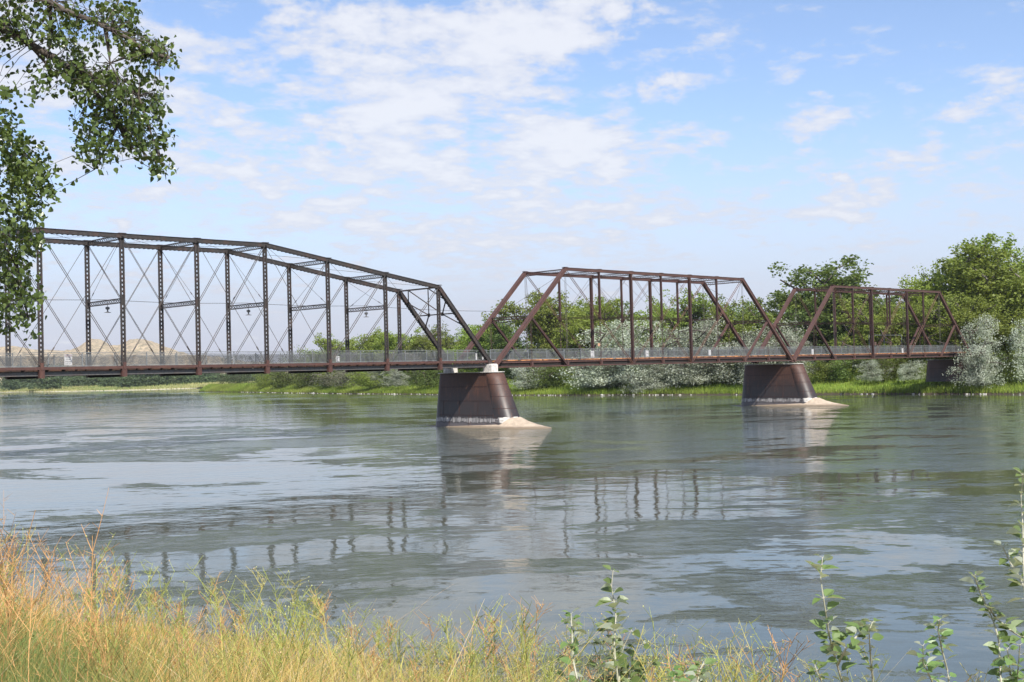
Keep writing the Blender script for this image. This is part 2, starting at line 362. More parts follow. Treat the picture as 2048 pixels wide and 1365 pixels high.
# buttes
def hills():
    n, m_ = 260, 60; D = np.linspace(2300, 4300, m_); X = np.linspace(-260, 700, n)
    prof = np.interp(X, [-260, -120, -60, 0, 40, 60, 100, 140, 160, 182, 205, 222, 240, 262, 290, 305, 330, 350, 380, 460, 700],
                     [700, 699, 703, 700, 701, 706, 708, 708, 698, 684, 688, 698, 697, 687, 685, 690, 700, 708, 716, 728, 744])
    V = []
    for j, d in enumerate(D):
        t = j / (m_ - 1); env = sm(0, .5, t) * (1 - .3 * sm(.6, 1, t))
        dv = ray(0, 740)
        xy = np.stack([CAM[0] + (ray(x, 740)[0]) * d for x in X]), np.stack([CAM[1] + ray(x, 740)[1] * d for x in X])
        top = (hy(X) - prof) * 3300 / FPX + 6
        gul = vnoise(xy[0] / 34, xy[1] / 34, 11) * 9 + vnoise(xy[0] / 12, xy[1] / 90, 12) * 3.5 + vnoise(xy[0] / 9, xy[1] / 9, 14) * 1.5
        z = -6 + (top + 6) * env ** 1.2 + gul * env * (1 - .75 * sm(.4, .5, t) * (1 - sm(.5, .6, t)))
        V.append(np.c_[xy[0], xy[1], z])
    V = np.concatenate(V); I = np.arange(n * m_).reshape(m_, n)
    Fc = np.stack([I[:-1, :-1], I[:-1, 1:], I[1:, 1:], I[1:, :-1]], -1).reshape(-1, 4)
    tag(npmesh('hills', V, Fc, M['hill'], smooth=True), kind='structure')
hills()
# near bank: a shelf under the camera that drops to the river
NGZ = -2.5
def near_edge(x): return np.interp(x, [-1500, 0, 300, 700, 1000, 1300, 1600, 3500], [9.5, 8.4, 7.9, 6.9, 6.0, 5.2, 4.6, 4.4])
def near_z(x, D):
    e = near_edge(x); s = np.clip(D - e, 0, None)
    z = NGZ - (WZ - NGZ) * -1 * 0
    z = NGZ + (WZ - .5 - NGZ) * (1 - np.exp(-s / 5.5)) * 1.12
    return np.maximum(z, WZ - .6) + .05 * vnoise(x / 160 + D, D * 2, 2)
def near_ground():
    X = np.linspace(-2600, 4200, 240); D = np.r_[np.linspace(-30, 3, 10), np.linspace(3.5, 14, 50), np.linspace(15, 26, 12)]
    V = []
    for d in D:
        for x in X:
            dd = ray(x, 740); k = d
            V.append((CAM[0] + CF[0] * d + CR[0] * (x - 1024) / FPX * max(abs(d), 6) , CAM[1] + CF[1] * d + CR[1] * (x - 1024) / FPX * max(abs(d), 6), near_z(np.clip(1024 + (x - 1024) * max(abs(d), 6) / max(d, 3.), -2600, 4200), d)))
    n, m_ = len(X), len(D); I = np.arange(n * m_).reshape(m_, n)
    Fc = np.stack([I[:-1, :-1], I[:-1, 1:], I[1:, 1:], I[1:, :-1]], -1).reshape(-1, 4)
    tag(npmesh('near_bank', np.array(V), Fc[:, ::-1], M['dirt'], smooth=True), kind='structure')
near_ground()
# ------------------------------------------------------------------ the bridge: three truss spans, their piers
WD = 5.93
def lace(mb, a, b, side, half, pitch, w=.035, t=.012, dbl=True):
    """zigzag lacing between two parallel angles; side = unit vector across"""
    a = Vector(a); b = Vector(b); s = Vector(side) * half; L = (b - a).length; n = max(2, int(L / pitch)); d = (b - a) / n
    nrm = tuple((b - a).normalized().cross(s.normalized()))
    for i in range(n):
        p = a + d * i; q_ = a + d * (i + 1)
        mb.bar(p - s, q_ + s, w, t, nrm)
        if dbl: mb.bar(p + s, q_ - s, w, t, nrm)
def laced(mb, a, b, side, width, ang=.07, depth=.14, pitch=.3, dbl=True, lw=.035):
    a = Vector(a); b = Vector(b); s = Vector(side).normalized(); h = width / 2 - ang / 2
    nrm = (b - a).normalized().cross(s)
    for k in (-1, 1): mb.bar(a + s * h * k, b + s * h * k, ang, depth, nrm)
    lace(mb, a, b, s, h - ang * .3, pitch, lw, .012, dbl)
def rods(mb, a, b, r, gap, side=(0, 1, 0)):
    s = Vector(side)
    for k in ((-1, 1) if gap else (0,)):
        mb.tube([Vector(a) + s * gap / 2 * k, Vector(b) + s * gap / 2 * k], r, 5)
def turnbuckle(mb, a, b, f, r=.05):
    a = Vector(a); b = Vector(b); d = (b - a).normalized(); p = a + (b - a) * f
    mb.tube([p - d * .22, p - d * .12, p + d * .12, p + d * .22], [r * .4, r, r, r * .4], 6)

def railing(span, x0, x1, zf, side, y, post_mat, start):
    L = MB(); X = [x0, x1]
    for z in (1.13, .90, .16): L.bar((x0, y, zf(x0) + z), (x1, y, zf(x1) + z), .045, .045)
    r_ = L.build('railing', M['galv'], span); r_['label'] = 'galvanised railing with wire mesh on the %s side' % side
    n = int((x1 - x0) / 2.55); ms = None
    pm = MB(); pm.box((-.03, -.03, 0), (.03, .03, 1.15)); pm.box((-.06, -.05, 0), (.06, .05, .02)); me = None
    for i in range(n + 1):
        x = x0 + (x1 - x0) * i / n
        if me is None: p_ = pm.build('railing_post', M['galv'], r_); me = p_.data
        else: p_ = link('railing_post', me, None, r_)
        p_.location = (x, y, zf(x))
    w = MB(); k = 0; st = .06; z0, z1 = .17, .89
    N = int((x1 - x0) / st); V = []; F = []
    xs = x0 + np.arange(N) * st; t = .017
    for xx in xs:
        b_ = len(V); z = zf(xx); V += [(xx, y, z + z0), (xx + t, y, z + z0), (xx + t, y, z + z1), (xx, y, z + z1)]; F.append((b_, b_ + 1, b_ + 2, b_ + 3))
    for zz in np.arange(z0, z1, st):
        b_ = len(V); V += [(x0, y + .002, zf(x0) + zz), (x1, y + .002, zf(x1) + zz), (x1, y + .002, zf(x1) + zz + t), (x0, y + .002, zf(x0) + zz + t)]; F.append((b_, b_ + 1, b_ + 2, b_ + 3))
    npmesh('wire_mesh', V, F, M['mesh'], r_)

# ---- span one: deep dark curved-chord truss
def span_one():
    S = empty('truss_span', (0, 0, 0)); P = 6.37; N = 11
    tag(S, 'nearest and longest truss span, dark weathered steel with an arched top chord and laced posts', 'bridge span', 'truss spans of the old iron bridge')
    H = [0, 7.11, 8.06, 9.07, 10.045, 10.03, 10.03, 10.045, 9.07, 8.06, 7.11, 0]
    zb = lambda x: .127 * (-x) / 57.0
    X = [-P * i for i in range(N + 1)]
    Bt = lambda i, y: Vector((X[i], y, zb(X[i]))); Tp = lambda i, y: Vector((X[i], y, zb(X[i]) + H[i]))
    st, gr, rr = M['steel'], M['steel_grey'], M['rust_red']
    for y in (0, WD):
        tc = MB()
        for i in range(1, N - 1):
            a, b_ = Tp(i, y), Tp(i + 1, y)
            tc.bar(a, b_, .36, .30); tc.bar(a + Vector((0, 0, .17)), b_ + Vector((0, 0, .17)), .46, .03)
            d = (b_ - a); n = 16
            for k in range(n):
                p_ = a + d * ((k + .5) / n) - Vector((0, 0, .165)); tc.bar(p_ - d * .006, p_ + d * .006, .40, .05)
        for i in range(1, N):
            p_ = Tp(i, y); tc.bar(p_ - Vector((.3, 0, -.2)), p_ + Vector((.3, 0, .2)), .48, .06); tc.tube([p_ - Vector((0, .27, 0)), p_ + Vector((0, .27, 0))], .075, 8)
        tc.build('top_chord', st, S)
        bc = MB(); bc.bar(Bt(0, y), Bt(N, y), .30, .20)
        for i in range(1, N): bc.tube([Bt(i, y) - Vector((0, .22, .03)), Bt(i, y) + Vector((0, .22, -.03))], .13, 10)
        bc.build('bottom_chord', rr, S)
        for i, j in ((0, 1), (N, N - 1)):
            e = MB(); a, b_ = Bt(i, y), Tp(j, y); e.bar(a, b_, .36, .30); n = (b_ - a).normalized().cross(Vector((0, 1, 0))); n = n if n.z > 0 else -n
            e.bar(a + n * .165, b_ + n * .165, .46, .03)
            for k in range(28):
                p_ = a + (b_ - a) * ((k + .5) / 28) - n * .165; dd = (b_ - a).normalized() * .05; e.bar(p_ - dd, p_ + dd, .40, .05, n)
            e.bar(a - Vector((.25, 0, .02)), a + Vector((.25, 0, -.02)), .46, .34); e.build('end_post', st, S)
        for i in range(1, N):
            v = MB(); a, b_ = Bt(i, y), Tp(i, y); laced(v, a + Vector((0, 0, .05)), b_ - Vector((0, 0, .12)), (1, 0, 0), .36, .095, .17, .32, True, .06)
            for (za, zc) in ((.05, .75), (4.75, 5.45), (H[i] - .7, H[i] - .15)): v.box((X[i] - .1, y - .008, a.z + za), (X[i] + .1, y + .008, a.z + zc))
            v.build('vertical_post', st, S)
            hp = MB(); hp.box((X[i] - .19, y - .16, -.70 + a.z), (X[i] + .19, y + .16, a.z - .10)); hp.box((X[i] - .12, y - .19, -.72 + a.z), (X[i] + .12, y + .19, a.z + .4)); hp.build('hanger_plate', rr, S)
        for i in range(1, N - 1):                                     # panel i .. i+1
            if i < 5: main = [(i, i + 1)]; cnt = [(i + 1, i)] if i in (3, 4) else []
            elif i == 5: main = []; cnt = [(5, 6), (6, 5)]
            else: main = [(i + 1, i)]; cnt = [(i, i + 1)] if i in (6, 7) else []
            for a, b_ in main:
                r_ = MB(); rods(r_, Tp(a, y), Bt(b_, y), .032 if i in (1, 2, 8, 9) else .027, .30); r_.build('diagonal_rod', M['rod'], S)
            for a, b_ in cnt:
                r_ = MB(); gp = .16 if i == 5 else 0; rods(r_, Tp(a, y), Bt(b_, y), .022, gp); turnbuckle(r_, Tp(a, y), Bt(b_, y), .86); r_.build('counter_rod', M['rod'], S)
    ly = lambda v, k: Vector((v.x, k, v.z))
    for i in range(2, N - 1):
        t = MB(); a, b_ = Tp(i, .15), Tp(i, WD - .15); off = Vector((0, 0, -.06)); laced(t, a + off, b_ + off, (0, 0, 1), .40, .07, .12, .34, True, .055); t.build('top_strut', st, S)
        t = MB(); z = zb(X[i]) + 5.1; laced(t, (X[i], .08, z), (X[i], WD - .08, z), (0, 0, 1), .38, .07, .12, .38, True, .055); t.build('middle_strut', st, S)
        r_ = MB(); z5 = zb(X[i]) + 5.2
        rods(r_, (X[i], .1, Tp(i, 0).z - .2), (X[i], WD - .1, z5), .014, 0); rods(r_, (X[i], WD - .1, Tp(i, 0).z - .2), (X[i], .1, z5), .014, 0)
        turnbuckle(r_, (X[i], .1, Tp(i, 0).z - .2), (X[i], WD - .1, z5), .85, .035); turnbuckle(r_, (X[i], WD - .1, Tp(i, 0).z - .2), (X[i], .1, z5), .85, .035)
        r_.build('sway_rod', st, S)
    for i in range(1, N - 1):
        r_ = MB(); rods(r_, Tp(i, 0), Tp(i + 1, WD), .014, 0); rods(r_, Tp(i, WD), Tp(i + 1, 0), .014, 0); r_.build('lateral_rod', st, S)
    for e0, e1 in ((1, 0), (N - 1, N)):                               # portal frames
        A_, D_v = Tp(e1, 0), None
        def Q(u, v, e0=e0, e1=e1):
            p0 = Tp(e0, 0); p1 = Bt(e1, 0); p_ = p0 + (p1 - p0) * v; return Vector((p_.x, WD * (1 - u), p_.z))
        b = MB(); br = lambda p_, q_, w=.10: b.bar(Q(*p_), Q(*q_), w, w)
        br((0, 0), (1, 0), .14); br((0, .34), (1, .34), .11)
        for p_, q_ in [((.25, 0), (.67, .34)), ((.75, 0), (.33, .34)), ((.25, 0), (.03, .17)), ((.03, .17), (.33, .34)), ((.33, .34), (.03, .50)), ((.75, 0), (.97, .17)), ((.97, .17), (.67, .34)), ((.67, .34), (.97, .50))]: br(p_, q_)
        for u in (.33, .67):
            c_ = Q(u, .34); b.bar(c_ - Vector((0, .16, 0)), c_ + Vector((0, .16, 0)), .06, .34)
        b.build('portal_brace', st, S)
    for i in range(1, N):
        f = MB(); z = zb(X[i]); f.box((X[i] - .17, -.05, z - .72), (X[i] + .17, WD + .05, z - .69)); f.box((X[i] - .17, -.05, z - .30), (X[i] + .17, WD + .05, z - .27)); f.box((X[i] - .015, -.03, z - .69), (X[i] + .015, WD + .03, z - .30)); f.build('floor_beam', M['black'], S)
    xa, xb = X[N] + .3, -.35
    for k, yy in enumerate((.20, 1.5, 2.97, 4.4, 5.72)):
        s_ = MB(); mt = gr if k in (0, 4) else M['black']
        za, zc = zb(xa), zb(xb)
        for (lo, hi, w) in ((-.55, -.52, .16), (-.28, -.25, .16), (-.52, -.28, .02)):
            s_.poly([(x, yy + sy * w / 2, zb(x) + zz) for x in (xa, xb) for sy, zz in ((-1, lo), (1, lo), (1, hi), (-1, hi))], [(0, 3, 2, 1), (4, 5, 6, 7), (0, 1, 5, 4), (1, 2, 6, 5), (2, 3, 7, 6), (3, 0, 4, 7)])
        s_.build('stringer', mt, S)
    cb = MB(); rg = random.Random(3); x = xa
    for yy in (.52, WD - .52):
        x = xa
        while x < xb - .8:
            w = rg.uniform(.55, .95); cb.box((x, yy - .1, zb(x) - .235), (min(x + w, xb), yy + .1, zb(x) - .07 + rg.uniform(-.03, .01))); x += w + rg.uniform(.02, .35)
    cb.build('curb_timber', M['timber_dark'], S)
    dk = MB(); x = xa
    while x < xb: dk.box((x, .55, zb(x) - .06), (x + .235, WD - .55, zb(x) + .0)); x += .25
    dk.build('deck', M['plank'], S)
    railing(S, xa, 0.2, lambda x: .02 + zb(x), 'river', .50, None, 0)
    railing(S, xa, 0.2, lambda x: .02 + zb(x), 'far', WD - .50, None, 0)
    return S
span_one()

# ---- spans two and three: maroon trusses with sub-divided panels
def span_sub(x0, p, H, z0, z1, label, seed):
    S = empty('truss_span', (x0, 0, z0)); L = 10 * p; zz = lambda x: (z1 - z0) * x / L
    tag(S, label, 'bridge span', 'truss spans of the old iron bridge')
    ma, md = M['maroon'], M['maroon_dark']
    B = lambda i, y: Vector((i * p, y, zz(i * p))); T = lambda i, y: Vector((i * p, y, zz(i * p) + H)); Mi = lambda i, y: (B(i, y) + T(i, y)) / 2
    for y in (0, WD):
        t = MB(); t.bar(T(2, y), T(8, y), .36, .28); t.bar(T(2, y) + Vector((-.05, 0, .155)), T(8, y) + Vector((.05, 0, .155)), .44, .03)
        for i in range(2, 9): q_ = T(i, y); t.bar(q_ + Vector((-.25, 0, .19)), q_ + Vector((.25, 0, .19)), .46, .05)
        t.build('top_chord', ma, S)
        t = MB(); t.bar(B(0, y) - Vector((0, .1, 0)), B(10, y) - Vector((0, .1, 0)), .03, .12); t.bar(B(0, y) + Vector((0, .1, 0)), B(10, y) + Vector((0, .1, 0)), .03, .12)
        t.build('bottom_chord', ma, S)
        for a, b_ in ((0, 2), (10, 8)):
            t = MB(); t.bar(B(a, y), T(b_, y), .40, .32); d = (T(b_, y) - B(a, y)).normalized(); n = d.cross(Vector((0, 1, 0))); n = n if n.z > 0 else -n
            t.bar(B(a, y) + n * .175, T(b_, y) + n * .175, .48, .03); t.box((B(a, y).x - .28, y - .25, B(a, y).z - .22), (B(a, y).x + .28, y + .25, B(a, y).z - .10)); t.build('end_post', ma, S)
        for a, b_ in ((1, 2), (9, 8)):
            t = MB(); q_ = Mi(1, y) if a == 1 else Mi(9, y); q_ = (B(0, y) + T(2, y)) / 2 if a == 1 else (B(10, y) + T(8, y)) / 2
            t.bar(q_, B(b_, y), .24, .22); t.build('sub_strut', ma if a == 9 else md, S)
            t = MB(); rods(t, q_, B(a, y), .022, .14); t.build('hanger_rod', md, S)
        for i in (4, 6):
            t = MB(); laced(t, B(i, y), T(i, y) - Vector((0, 0, .1)), (0, 1, 0), .30, .08, .26, .34, True, .05); t.build('vertical_post', md, S)
        for i in (3, 5, 7):
            t = MB(); laced(t, Mi(i, y), T(i, y) - Vector((0, 0, .1)), (0, 1, 0), .20, .06, .20, .30, False, .04); t.tube([Mi(i, y) - Vector((0, .18, 0)), Mi(i, y) + Vector((0, .18, 0))], .12, 8)
            t.build('vertical_post', md, S)
            t = MB(); rods(t, Mi(i, y), B(i, y), .024, .12); t.build('hanger_rod', md, S)
        for i in (2, 8):
            t = MB(); rods(t, T(i, y), B(i, y), .020, .16); t.build('hanger_rod', M['rod'], S)
        for a, b_, w in ((2, 4, .036), (8, 6, .036), (4, 6, .022), (6, 4, .022)):
            t = MB(); rods(t, T(a, y), B(b_, y), w, .24); t.build('diagonal_rod', M['rod_red'], S)
        for i, tt in ((3, 4), (7, 6), (3, 2), (7, 8)):
            t = MB()
            if tt in (4, 6): rods(t, Mi(i, y), B(tt, y) if False else T(tt, y), .014, 0)
            else: rods(t, Mi(i, y), B(tt, y), .014, 0)
            t.build('counter_rod', md, S)
        for i in range(1, 10):
            t = MB(); t.box((i * p - .10, y - .14, zz(i * p) - .02), (i * p + .10, y + .14, zz(i * p) + .42)); t.build('hanger_plate', ma, S)
    for i in range(3, 8):
        t = MB(); o_ = Vector((0, 0, -.08)); laced(t, T(i, .15) + o_, T(i, WD - .15) + o_, (0, 0, 1), .34, .06, .12, .36, True, .05); t.build('top_strut', md, S)
        t = MB(); z = Mi(i, 0).z + .15; laced(t, (i * p, .08, z), (i * p, WD - .08, z), (0, 0, 1), .2, .05, .10, .2, False, .03); t.build('middle_strut', md, S)
        t = MB(); rods(t, (i * p, .1, T(i, 0).z - .2), (i * p, WD - .1, z), .013, 0); rods(t, (i * p, WD - .1, T(i, 0).z - .2), (i * p, .1, z), .013, 0); t.build('sway_rod', md, S)
    for i in range(2, 8):
        t = MB(); rods(t, T(i, 0), T(i + 1, WD), .013, 0); rods(t, T(i, WD), T(i + 1, 0), .013, 0); t.build('lateral_rod', md, S)
    for a, b_ in ((0, 2), (10, 8)):
        t = MB(); tp = T(b_, 0); md_ = (B(a, 0) + T(b_, 0)) / 2
        for q_, dz_ in ((tp, 0), (tp, -.30), (md_, .12), (md_, -.14)): t.bar((q_.x, .1, q_.z + dz_), (q_.x, WD - .1, q_.z + dz_), .12, .09)
        lace(t, (tp.x, .1, tp.z - .15), (tp.x, WD - .1, tp.z - .15), (0, 0, 1), .14, .3); lace(t, (md_.x, .1, md_.z), (md_.x, WD - .1, md_.z), (0, 0, 1), .12, .35)
        dn = (B(a, 0) - T(b_, 0)).normalized()
        for yy, s_ in ((0.1, 1), (WD - .1, -1)):
            k0 = md_ + dn * 1.15; pts = []
            for q2 in range(7):
                an = q2 / 6 * math.pi / 2; pts.append((md_.x + (k0.x - md_.x) * (1 - math.sin(an)), yy + s_ * 1.25 * (1 - math.cos(an)), md_.z - .15 + (k0.z - md_.z) * (1 - math.sin(an))))
            for u_, w_ in zip(pts, pts[1:]): t.bar(u_, w_, .07, .07)
        rods(t, (tp.x, .1, tp.z - .3), (md_.x, WD - .1, md_.z), .016, 0); rods(t, (tp.x, WD - .1, tp.z - .3), (md_.x, .1, md_.z), .016, 0)
        t.build('portal_brace', md, S)
    dz0 = -z0                                                         # deck level is near z = 0
    zf = lambda x: dz0 - .0
    for i in range(0, 11):
        t = MB(); xx = i * p; t.box((xx - .12, .02, zz(xx) - .02), (xx + .12, WD - .02, zz(xx) + .0)); t.box((xx - .012, .05, zz(xx)), (xx + .012, WD - .05, zf(xx) - .28)); t.build('floor_beam', M['black'], S)
    for yy in (.38, 1.5, 2.97, 4.4, WD - .38):
        t = MB(); t.box((.1, yy - .05, zf(0) - .55), (L - .1, yy + .05, zf(0) - .22)); t.build('stringer', M['black'], S)
    for yy in (.22, WD - .22):
        t = MB(); t.box((.35, yy - .02, zf(0) - .20), (L - .35, yy + .02, zf(0) + .0)); t.box((.35, yy - .07, zf(0) - .02), (L - .35, yy + .07, zf(0) + .012)); t.build('side_channel', ma, S)
    cb = MB(); rg = random.Random(seed)
    for yy in (.34, WD - .34):
        x = .4
        while x < L - 1.0:
            w = rg.uniform(.7, 1.5); cb.box((x, yy - .1, zf(0) + .015), (x + w, yy + .1, zf(0) + .11 + rg.uniform(-.02, .02))); x += w + rg.choice([.04, .25, .5])
    cb.build('curb_timber', M['timber'], S)
    dk = MB(); x = .05
    while x < L - .1: dk.box((x, .48, zf(0) - .2), (x + .235, WD - .48, zf(0) - .13)); x += .25
    dk.build('deck', M['plank'], S)
    railing(S, .0, L, lambda x: dz0 + .05, 'river', .50, None, 0); railing(S, .0, L, lambda x: dz0 + .05, 'far', WD - .50, None, 0)
    return S
G0 = .6755; X2 = G0 + 53.34 + .3458; X3 = X2 + 51.455
span_sub(G0, 5.334, 10.15, -.585, -.62, 'middle truss span, maroon steel with a flat top chord, between the two river piers', 5)
span_sub(X2, 5.1455, 9.93, -.62, -.56, 'farthest truss span, maroon steel, running from the second pier into the trees', 8)

# ---- riveted iron piers
def pier(x, label, grade, zb_, foot, blocks):
    S = empty('bridge_pier', (x, 0, zb_)); tag(S, label, 'bridge pier', 'iron bridge piers')
    zt = -1.08; Z = np.linspace(zb_, zt, 9)
    def par(z):
        t = (zt - z) / (zt + 6.45); return (-.42 - 1.95 * t, .93 + .42 * t, 6.45 + .25 * t)
    wall = MB(); rings = []
    for z in Z:
        yf, r, yb = par(z); w = r - .10; a = [(w, yf + .1)] + [(w, yb)] + [(w * math.cos(k * math.pi / 12), yb + w * math.sin(k * math.pi / 12)) for k in range(1, 12)] + [(-w, yb), (-w, yf + .1)]
        rings.append([(p_[0], p_[1], z - zb_) for p_ in a])
    wall.loft(rings); wall.build('plate_wall', M['pier'], S)
    nose = MB(); n = 40; rg2 = []
    for z in Z:
        yf, r, yb = par(z); rg2.append([(r * math.cos(k * 2 * math.pi / n), yf + r * math.sin(k * 2 * math.pi / n), z - zb_) for k in range(n)])
    nose.loft(rg2); nose.build('nose_column', M['pier'], S, smooth=True).data.polygons.foreach_get  # curved upstream column
    hp = MB()
    for z in np.arange(zt - 1.18, zb_, -1.17):
        yf, r, yb = par(z); R_ = r + .012
        hp.loft([[(R2 * math.cos(k * 2 * math.pi / n), yf + R2 * math.sin(k * 2 * math.pi / n), z - zb_ + dz_) for k in range(n)] for R2, dz_ in ((R_, -.03), (R_, .03))])
    for z in np.arange(zt - 1.38, zb_, -1.40):
        yf, r, yb = par(z); w = r - .10 + .012
        for s_ in (-1, 1): hp.box((s_ * w - .01, yf + .6, z - zb_ - .025), (s_ * w + .01, yb, z - zb_ + .025))
    for j, z in enumerate(np.arange(zt - 1.38 * 2, zb_ - 1.2, -1.40)):
        for yy in ((2.2, 5.0) if j % 2 else (.9, 3.6, 6.0)):
            zlo = max(z - 1.38, zb_); w0 = par(z)[1] - .09; w1 = par(zlo)[1] - .09
            for s_ in (-1, 1): hp.bar((s_ * w0, yy, z - zb_), (s_ * w1, yy, zlo - zb_), .02, .035, (1, 0, 0))
    hp.build('plate_seam', M['maroon_dark'], S)
    cap = MB(); yf, r, yb = par(zt)
    a = [(r + .12) * 1.0]; R_ = r + .1
    cap.loft([[(R_ * math.cos(k * math.pi / 12) * (1), (yb if k <= 12 else yf) + R_ * math.sin(k * math.pi / 12), z - zb_) for k in range(24)] for z in (zt, zt + .07)])
    cap.build('pier_cap', M['concrete'], S)
    if blocks:
        for yy in (0.0, WD):
            t = MB(); z = zt + .07 - zb_
            t.loft([[(-.55 * s_ + (.0), yy - .62 * s_, z + h_), (.32 * s_, yy - .62 * s_, z + h_), (.32 * s_, yy + .62 * s_, z + h_), (-.55 * s_, yy + .62 * s_, z + h_)] for s_, h_ in ((1, 0), (1, .62), (.93, .72), (.78, .77))])
            t.build('bearing_block', M['concrete'], S)
    if foot:
        t = MB(); rings = []
        # outer waterline outline, then rings climbing to hug the pier
        ang = np.linspace(0, 2 * math.pi, 72, endpoint=False); yf, r, yb = par(-6.2)
        outer = []; inner = []
        for a in ang:
            c_, s_ = math.cos(a), math.sin(a)
            if s_ < 0: oy = -2.2 + 5.9 * math.copysign(abs(s_) ** 1.0, s_); ox = 2.35 * c_ * (1 - .45 * abs(s_) ** 2.5)
            else: oy = -2.2 + 13.0 * s_; ox = (2.35 - .75 * s_) * c_ * (1 - .25 * s_ ** 4)
            outer.append((ox, oy)); cy = yf if s_ < 0 else yf + (yb - yf) * min(1, s_ * 1.3)
            inner.append((r * .93 * c_, cy + (r * .93 * s_)))
        for f_, pw in ((0, 0), (.05, .06), (.25, .18), (.5, .36), (.75, .62), (.9, .84), (1., 1.)):
            ring = []
            for (ox, oy), (ix, iy), a in zip(outer, inner, ang):
                s_ = math.sin(a); hh = .28 + .72 * max(0, -s_ + .15) ** 1.2 if s_ < .15 else .28 - .18 * s_; hh = min(hh, 1.0)
                ring.append((ox + (ix - ox) * f_, oy + (iy - oy) * f_, -6.57 - zb_ + .10 + pw * hh * 1.0 if f_ else -7.2 - zb_))
            rings.append(ring)
        t.loft(rings, cap=False); t.build('concrete_foot', M['foot'], S, smooth=True)
        cr = MB(); yf2, r2, _ = par(-5.55)
        cr.loft([[((par(z_)[1] + o2) * math.cos(a), par(z_)[0] + (par(z_)[1] + o2) * math.sin(a), z_ - zb_ + (.07 * math.sin(7 * a) + .04 * math.sin(17 * a)) * math.sin(a - math.pi * 1.02)) for a in np.linspace(math.pi * 1.02, math.pi * 1.98, 24)] for z_, o2 in ((-5.98, .014), (-5.50, .014), (-5.46, .004))], cap=False)
        cr.build('mineral_crust', M['concrete'], S, smooth=True)
    return S
pier(.3, 'near rusty iron pier with white bearing blocks, standing in mid river on sandy concrete', 0, -6.9, True, True)
pier(54.19, 'second iron pier, with a pale concrete foot, between the middle and farthest spans', 0, -6.9, True, False)
pier(X3 + .1, 'dark iron pier on the grassy bank under the last end of the bridge', 0, -4.6, False, False)
# a short approach deck beyond the last pier
ap = empty('approach_deck', (X3 + .3, 0, 0)); tag(ap, 'short railed deck leading off the far end of the bridge behind the silver bush', 'bridge deck')
t = MB(); t.box((0, .3, -.5), (16, WD - .3, -.1)); t.build('deck', M['black'], ap); railing(ap, 0, 16, lambda x: .02, 'river', .5, None, 0); railing(ap, 0, 16, lambda x: .02, 'far', WD - .5, None, 0)

# ---- lamps, cable, signs
def lamp():
    r = empty('bridge_lamp'); t = MB(); t.tube([(0, 0, .72), (0, 0, .30)], .02, 6); t.build('stem', M['zinc'], r)
    t = MB(); t.lathe([(.05, .32), (.15, .29), (.16, .24), (.16, .16), (.14, .12), (.06, .10)], n=14); t.build('ballast_drum', M['zinc'], r, True)
    t = MB(); t.lathe([(.045, .10), (.06, .04), (.045, 0), (.05, -.03), (.10, -.08), (.27, -.13), (.27, -.14), (.04, -.10)], n=18); t.build('lamp_shade', M['zinc'], r, True); return r
def copytree(o, parent=None):
    c_ = o.copy(); COL.objects.link(c_)
    if parent is not None: c_.parent = parent
    for ch in list(o.children): copytree(ch, c_)
    return c_
L0 = lamp()
for k, (x, z, lb) in enumerate([(-38.0, 4.55, 'bell-shaped lamp hanging from the bracing, leftmost of the three in view'), (-25.3, 4.52, 'bell-shaped lamp hanging under the bracing in the middle of the dark span'),
                                (-12.7, 4.5, 'bell-shaped lamp hanging from the bracing nearest the first pier, rightmost of the three')]):
    o_ = L0 if k == 0 else copytree(L0); o_.location = (x, 2.97, z); tag(o_, lb, 'lamp', 'lamps hung along the bridge')
cb = MB(); pts = []
XS = [-70.07 + 6.37 * k for k in range(12)]
P_ = [(x, 2.97 + .1, 5.42) for x in XS[1:-1:2]] + [(3.3, 3.07, 5.16), (17, 3.07, 4.95), (33, 3.07, 4.9)]
for a, b_ in zip(P_, P_[1:]):
    for k in range(7):
        t_ = k / 6; pts.append((a[0] + (b_[0] - a[0]) * t_, a[1], a[2] + (b_[2] - a[2]) * t_ - .12 * math.sin(math.pi * t_)))
cb.tube(pts, .017, 4); tag(cb.build('electric_cable', M['black']), 'thin dark electric cable strung through the bridge above the lamps', 'cable')
def sign(x, y, z, w, h, lb, lines=0, red=False, mt='white'):
    r = empty('railing_sign', (x, y, z)); tag(r, lb, 'sign', 'white signs on the bridge railings')
    t = MB(); t.box((-w / 2, -.012, -h / 2), (w / 2, .0, h / 2)); t.build('sign_board', M[mt], r)
    t = MB(); t.box((-.02, .0, -h / 2 - .25), (.02, .03, h / 2)); t.build('bracket', M['galv'], r)
    if lines:
        t = MB(); rg = random.Random(int(x * 7) % 99)
        for i in range(lines):
            zz_ = h * (.22 - .60 * i / max(1, lines - 1)) if lines > 1 else 0; a = -w * rg.uniform(.3, .42); e = w * rg.uniform(.25, .42); xx = a
            while xx < e: ww = rg.uniform(.03, .07); t.box((xx, -.016, zz_ - .022), (min(xx + ww, e), -.0125, zz_ + .022)); xx += ww + .02
        t.build('sign_text', M['ink'], r)
    if red:
        t = MB(); z0_, z1_ = h * .34, h * .47
        for lo, hi in (((-w * .46, z0_), (w * .46, z0_ + .025)), ((-w * .46, z1_ - .025), (w * .46, z1_)), ((-w * .46, z0_), (-w * .42, z1_)), ((w * .42, z0_), (w * .46, z1_))): t.box((lo[0], -.017, lo[1]), (hi[0], -.0125, hi[1]))
        t.build('sign_border', M['redink'], r)
    return r
sign(-40.15, 5.38, .80, .62, .82, 'white notice with black lines and a red framed heading, on the left railing', 4, True)
sign(-14.3, 5.38, .55, .42, .55, 'pale blank notice on the railing in the dark span, left of the first pier', 2)
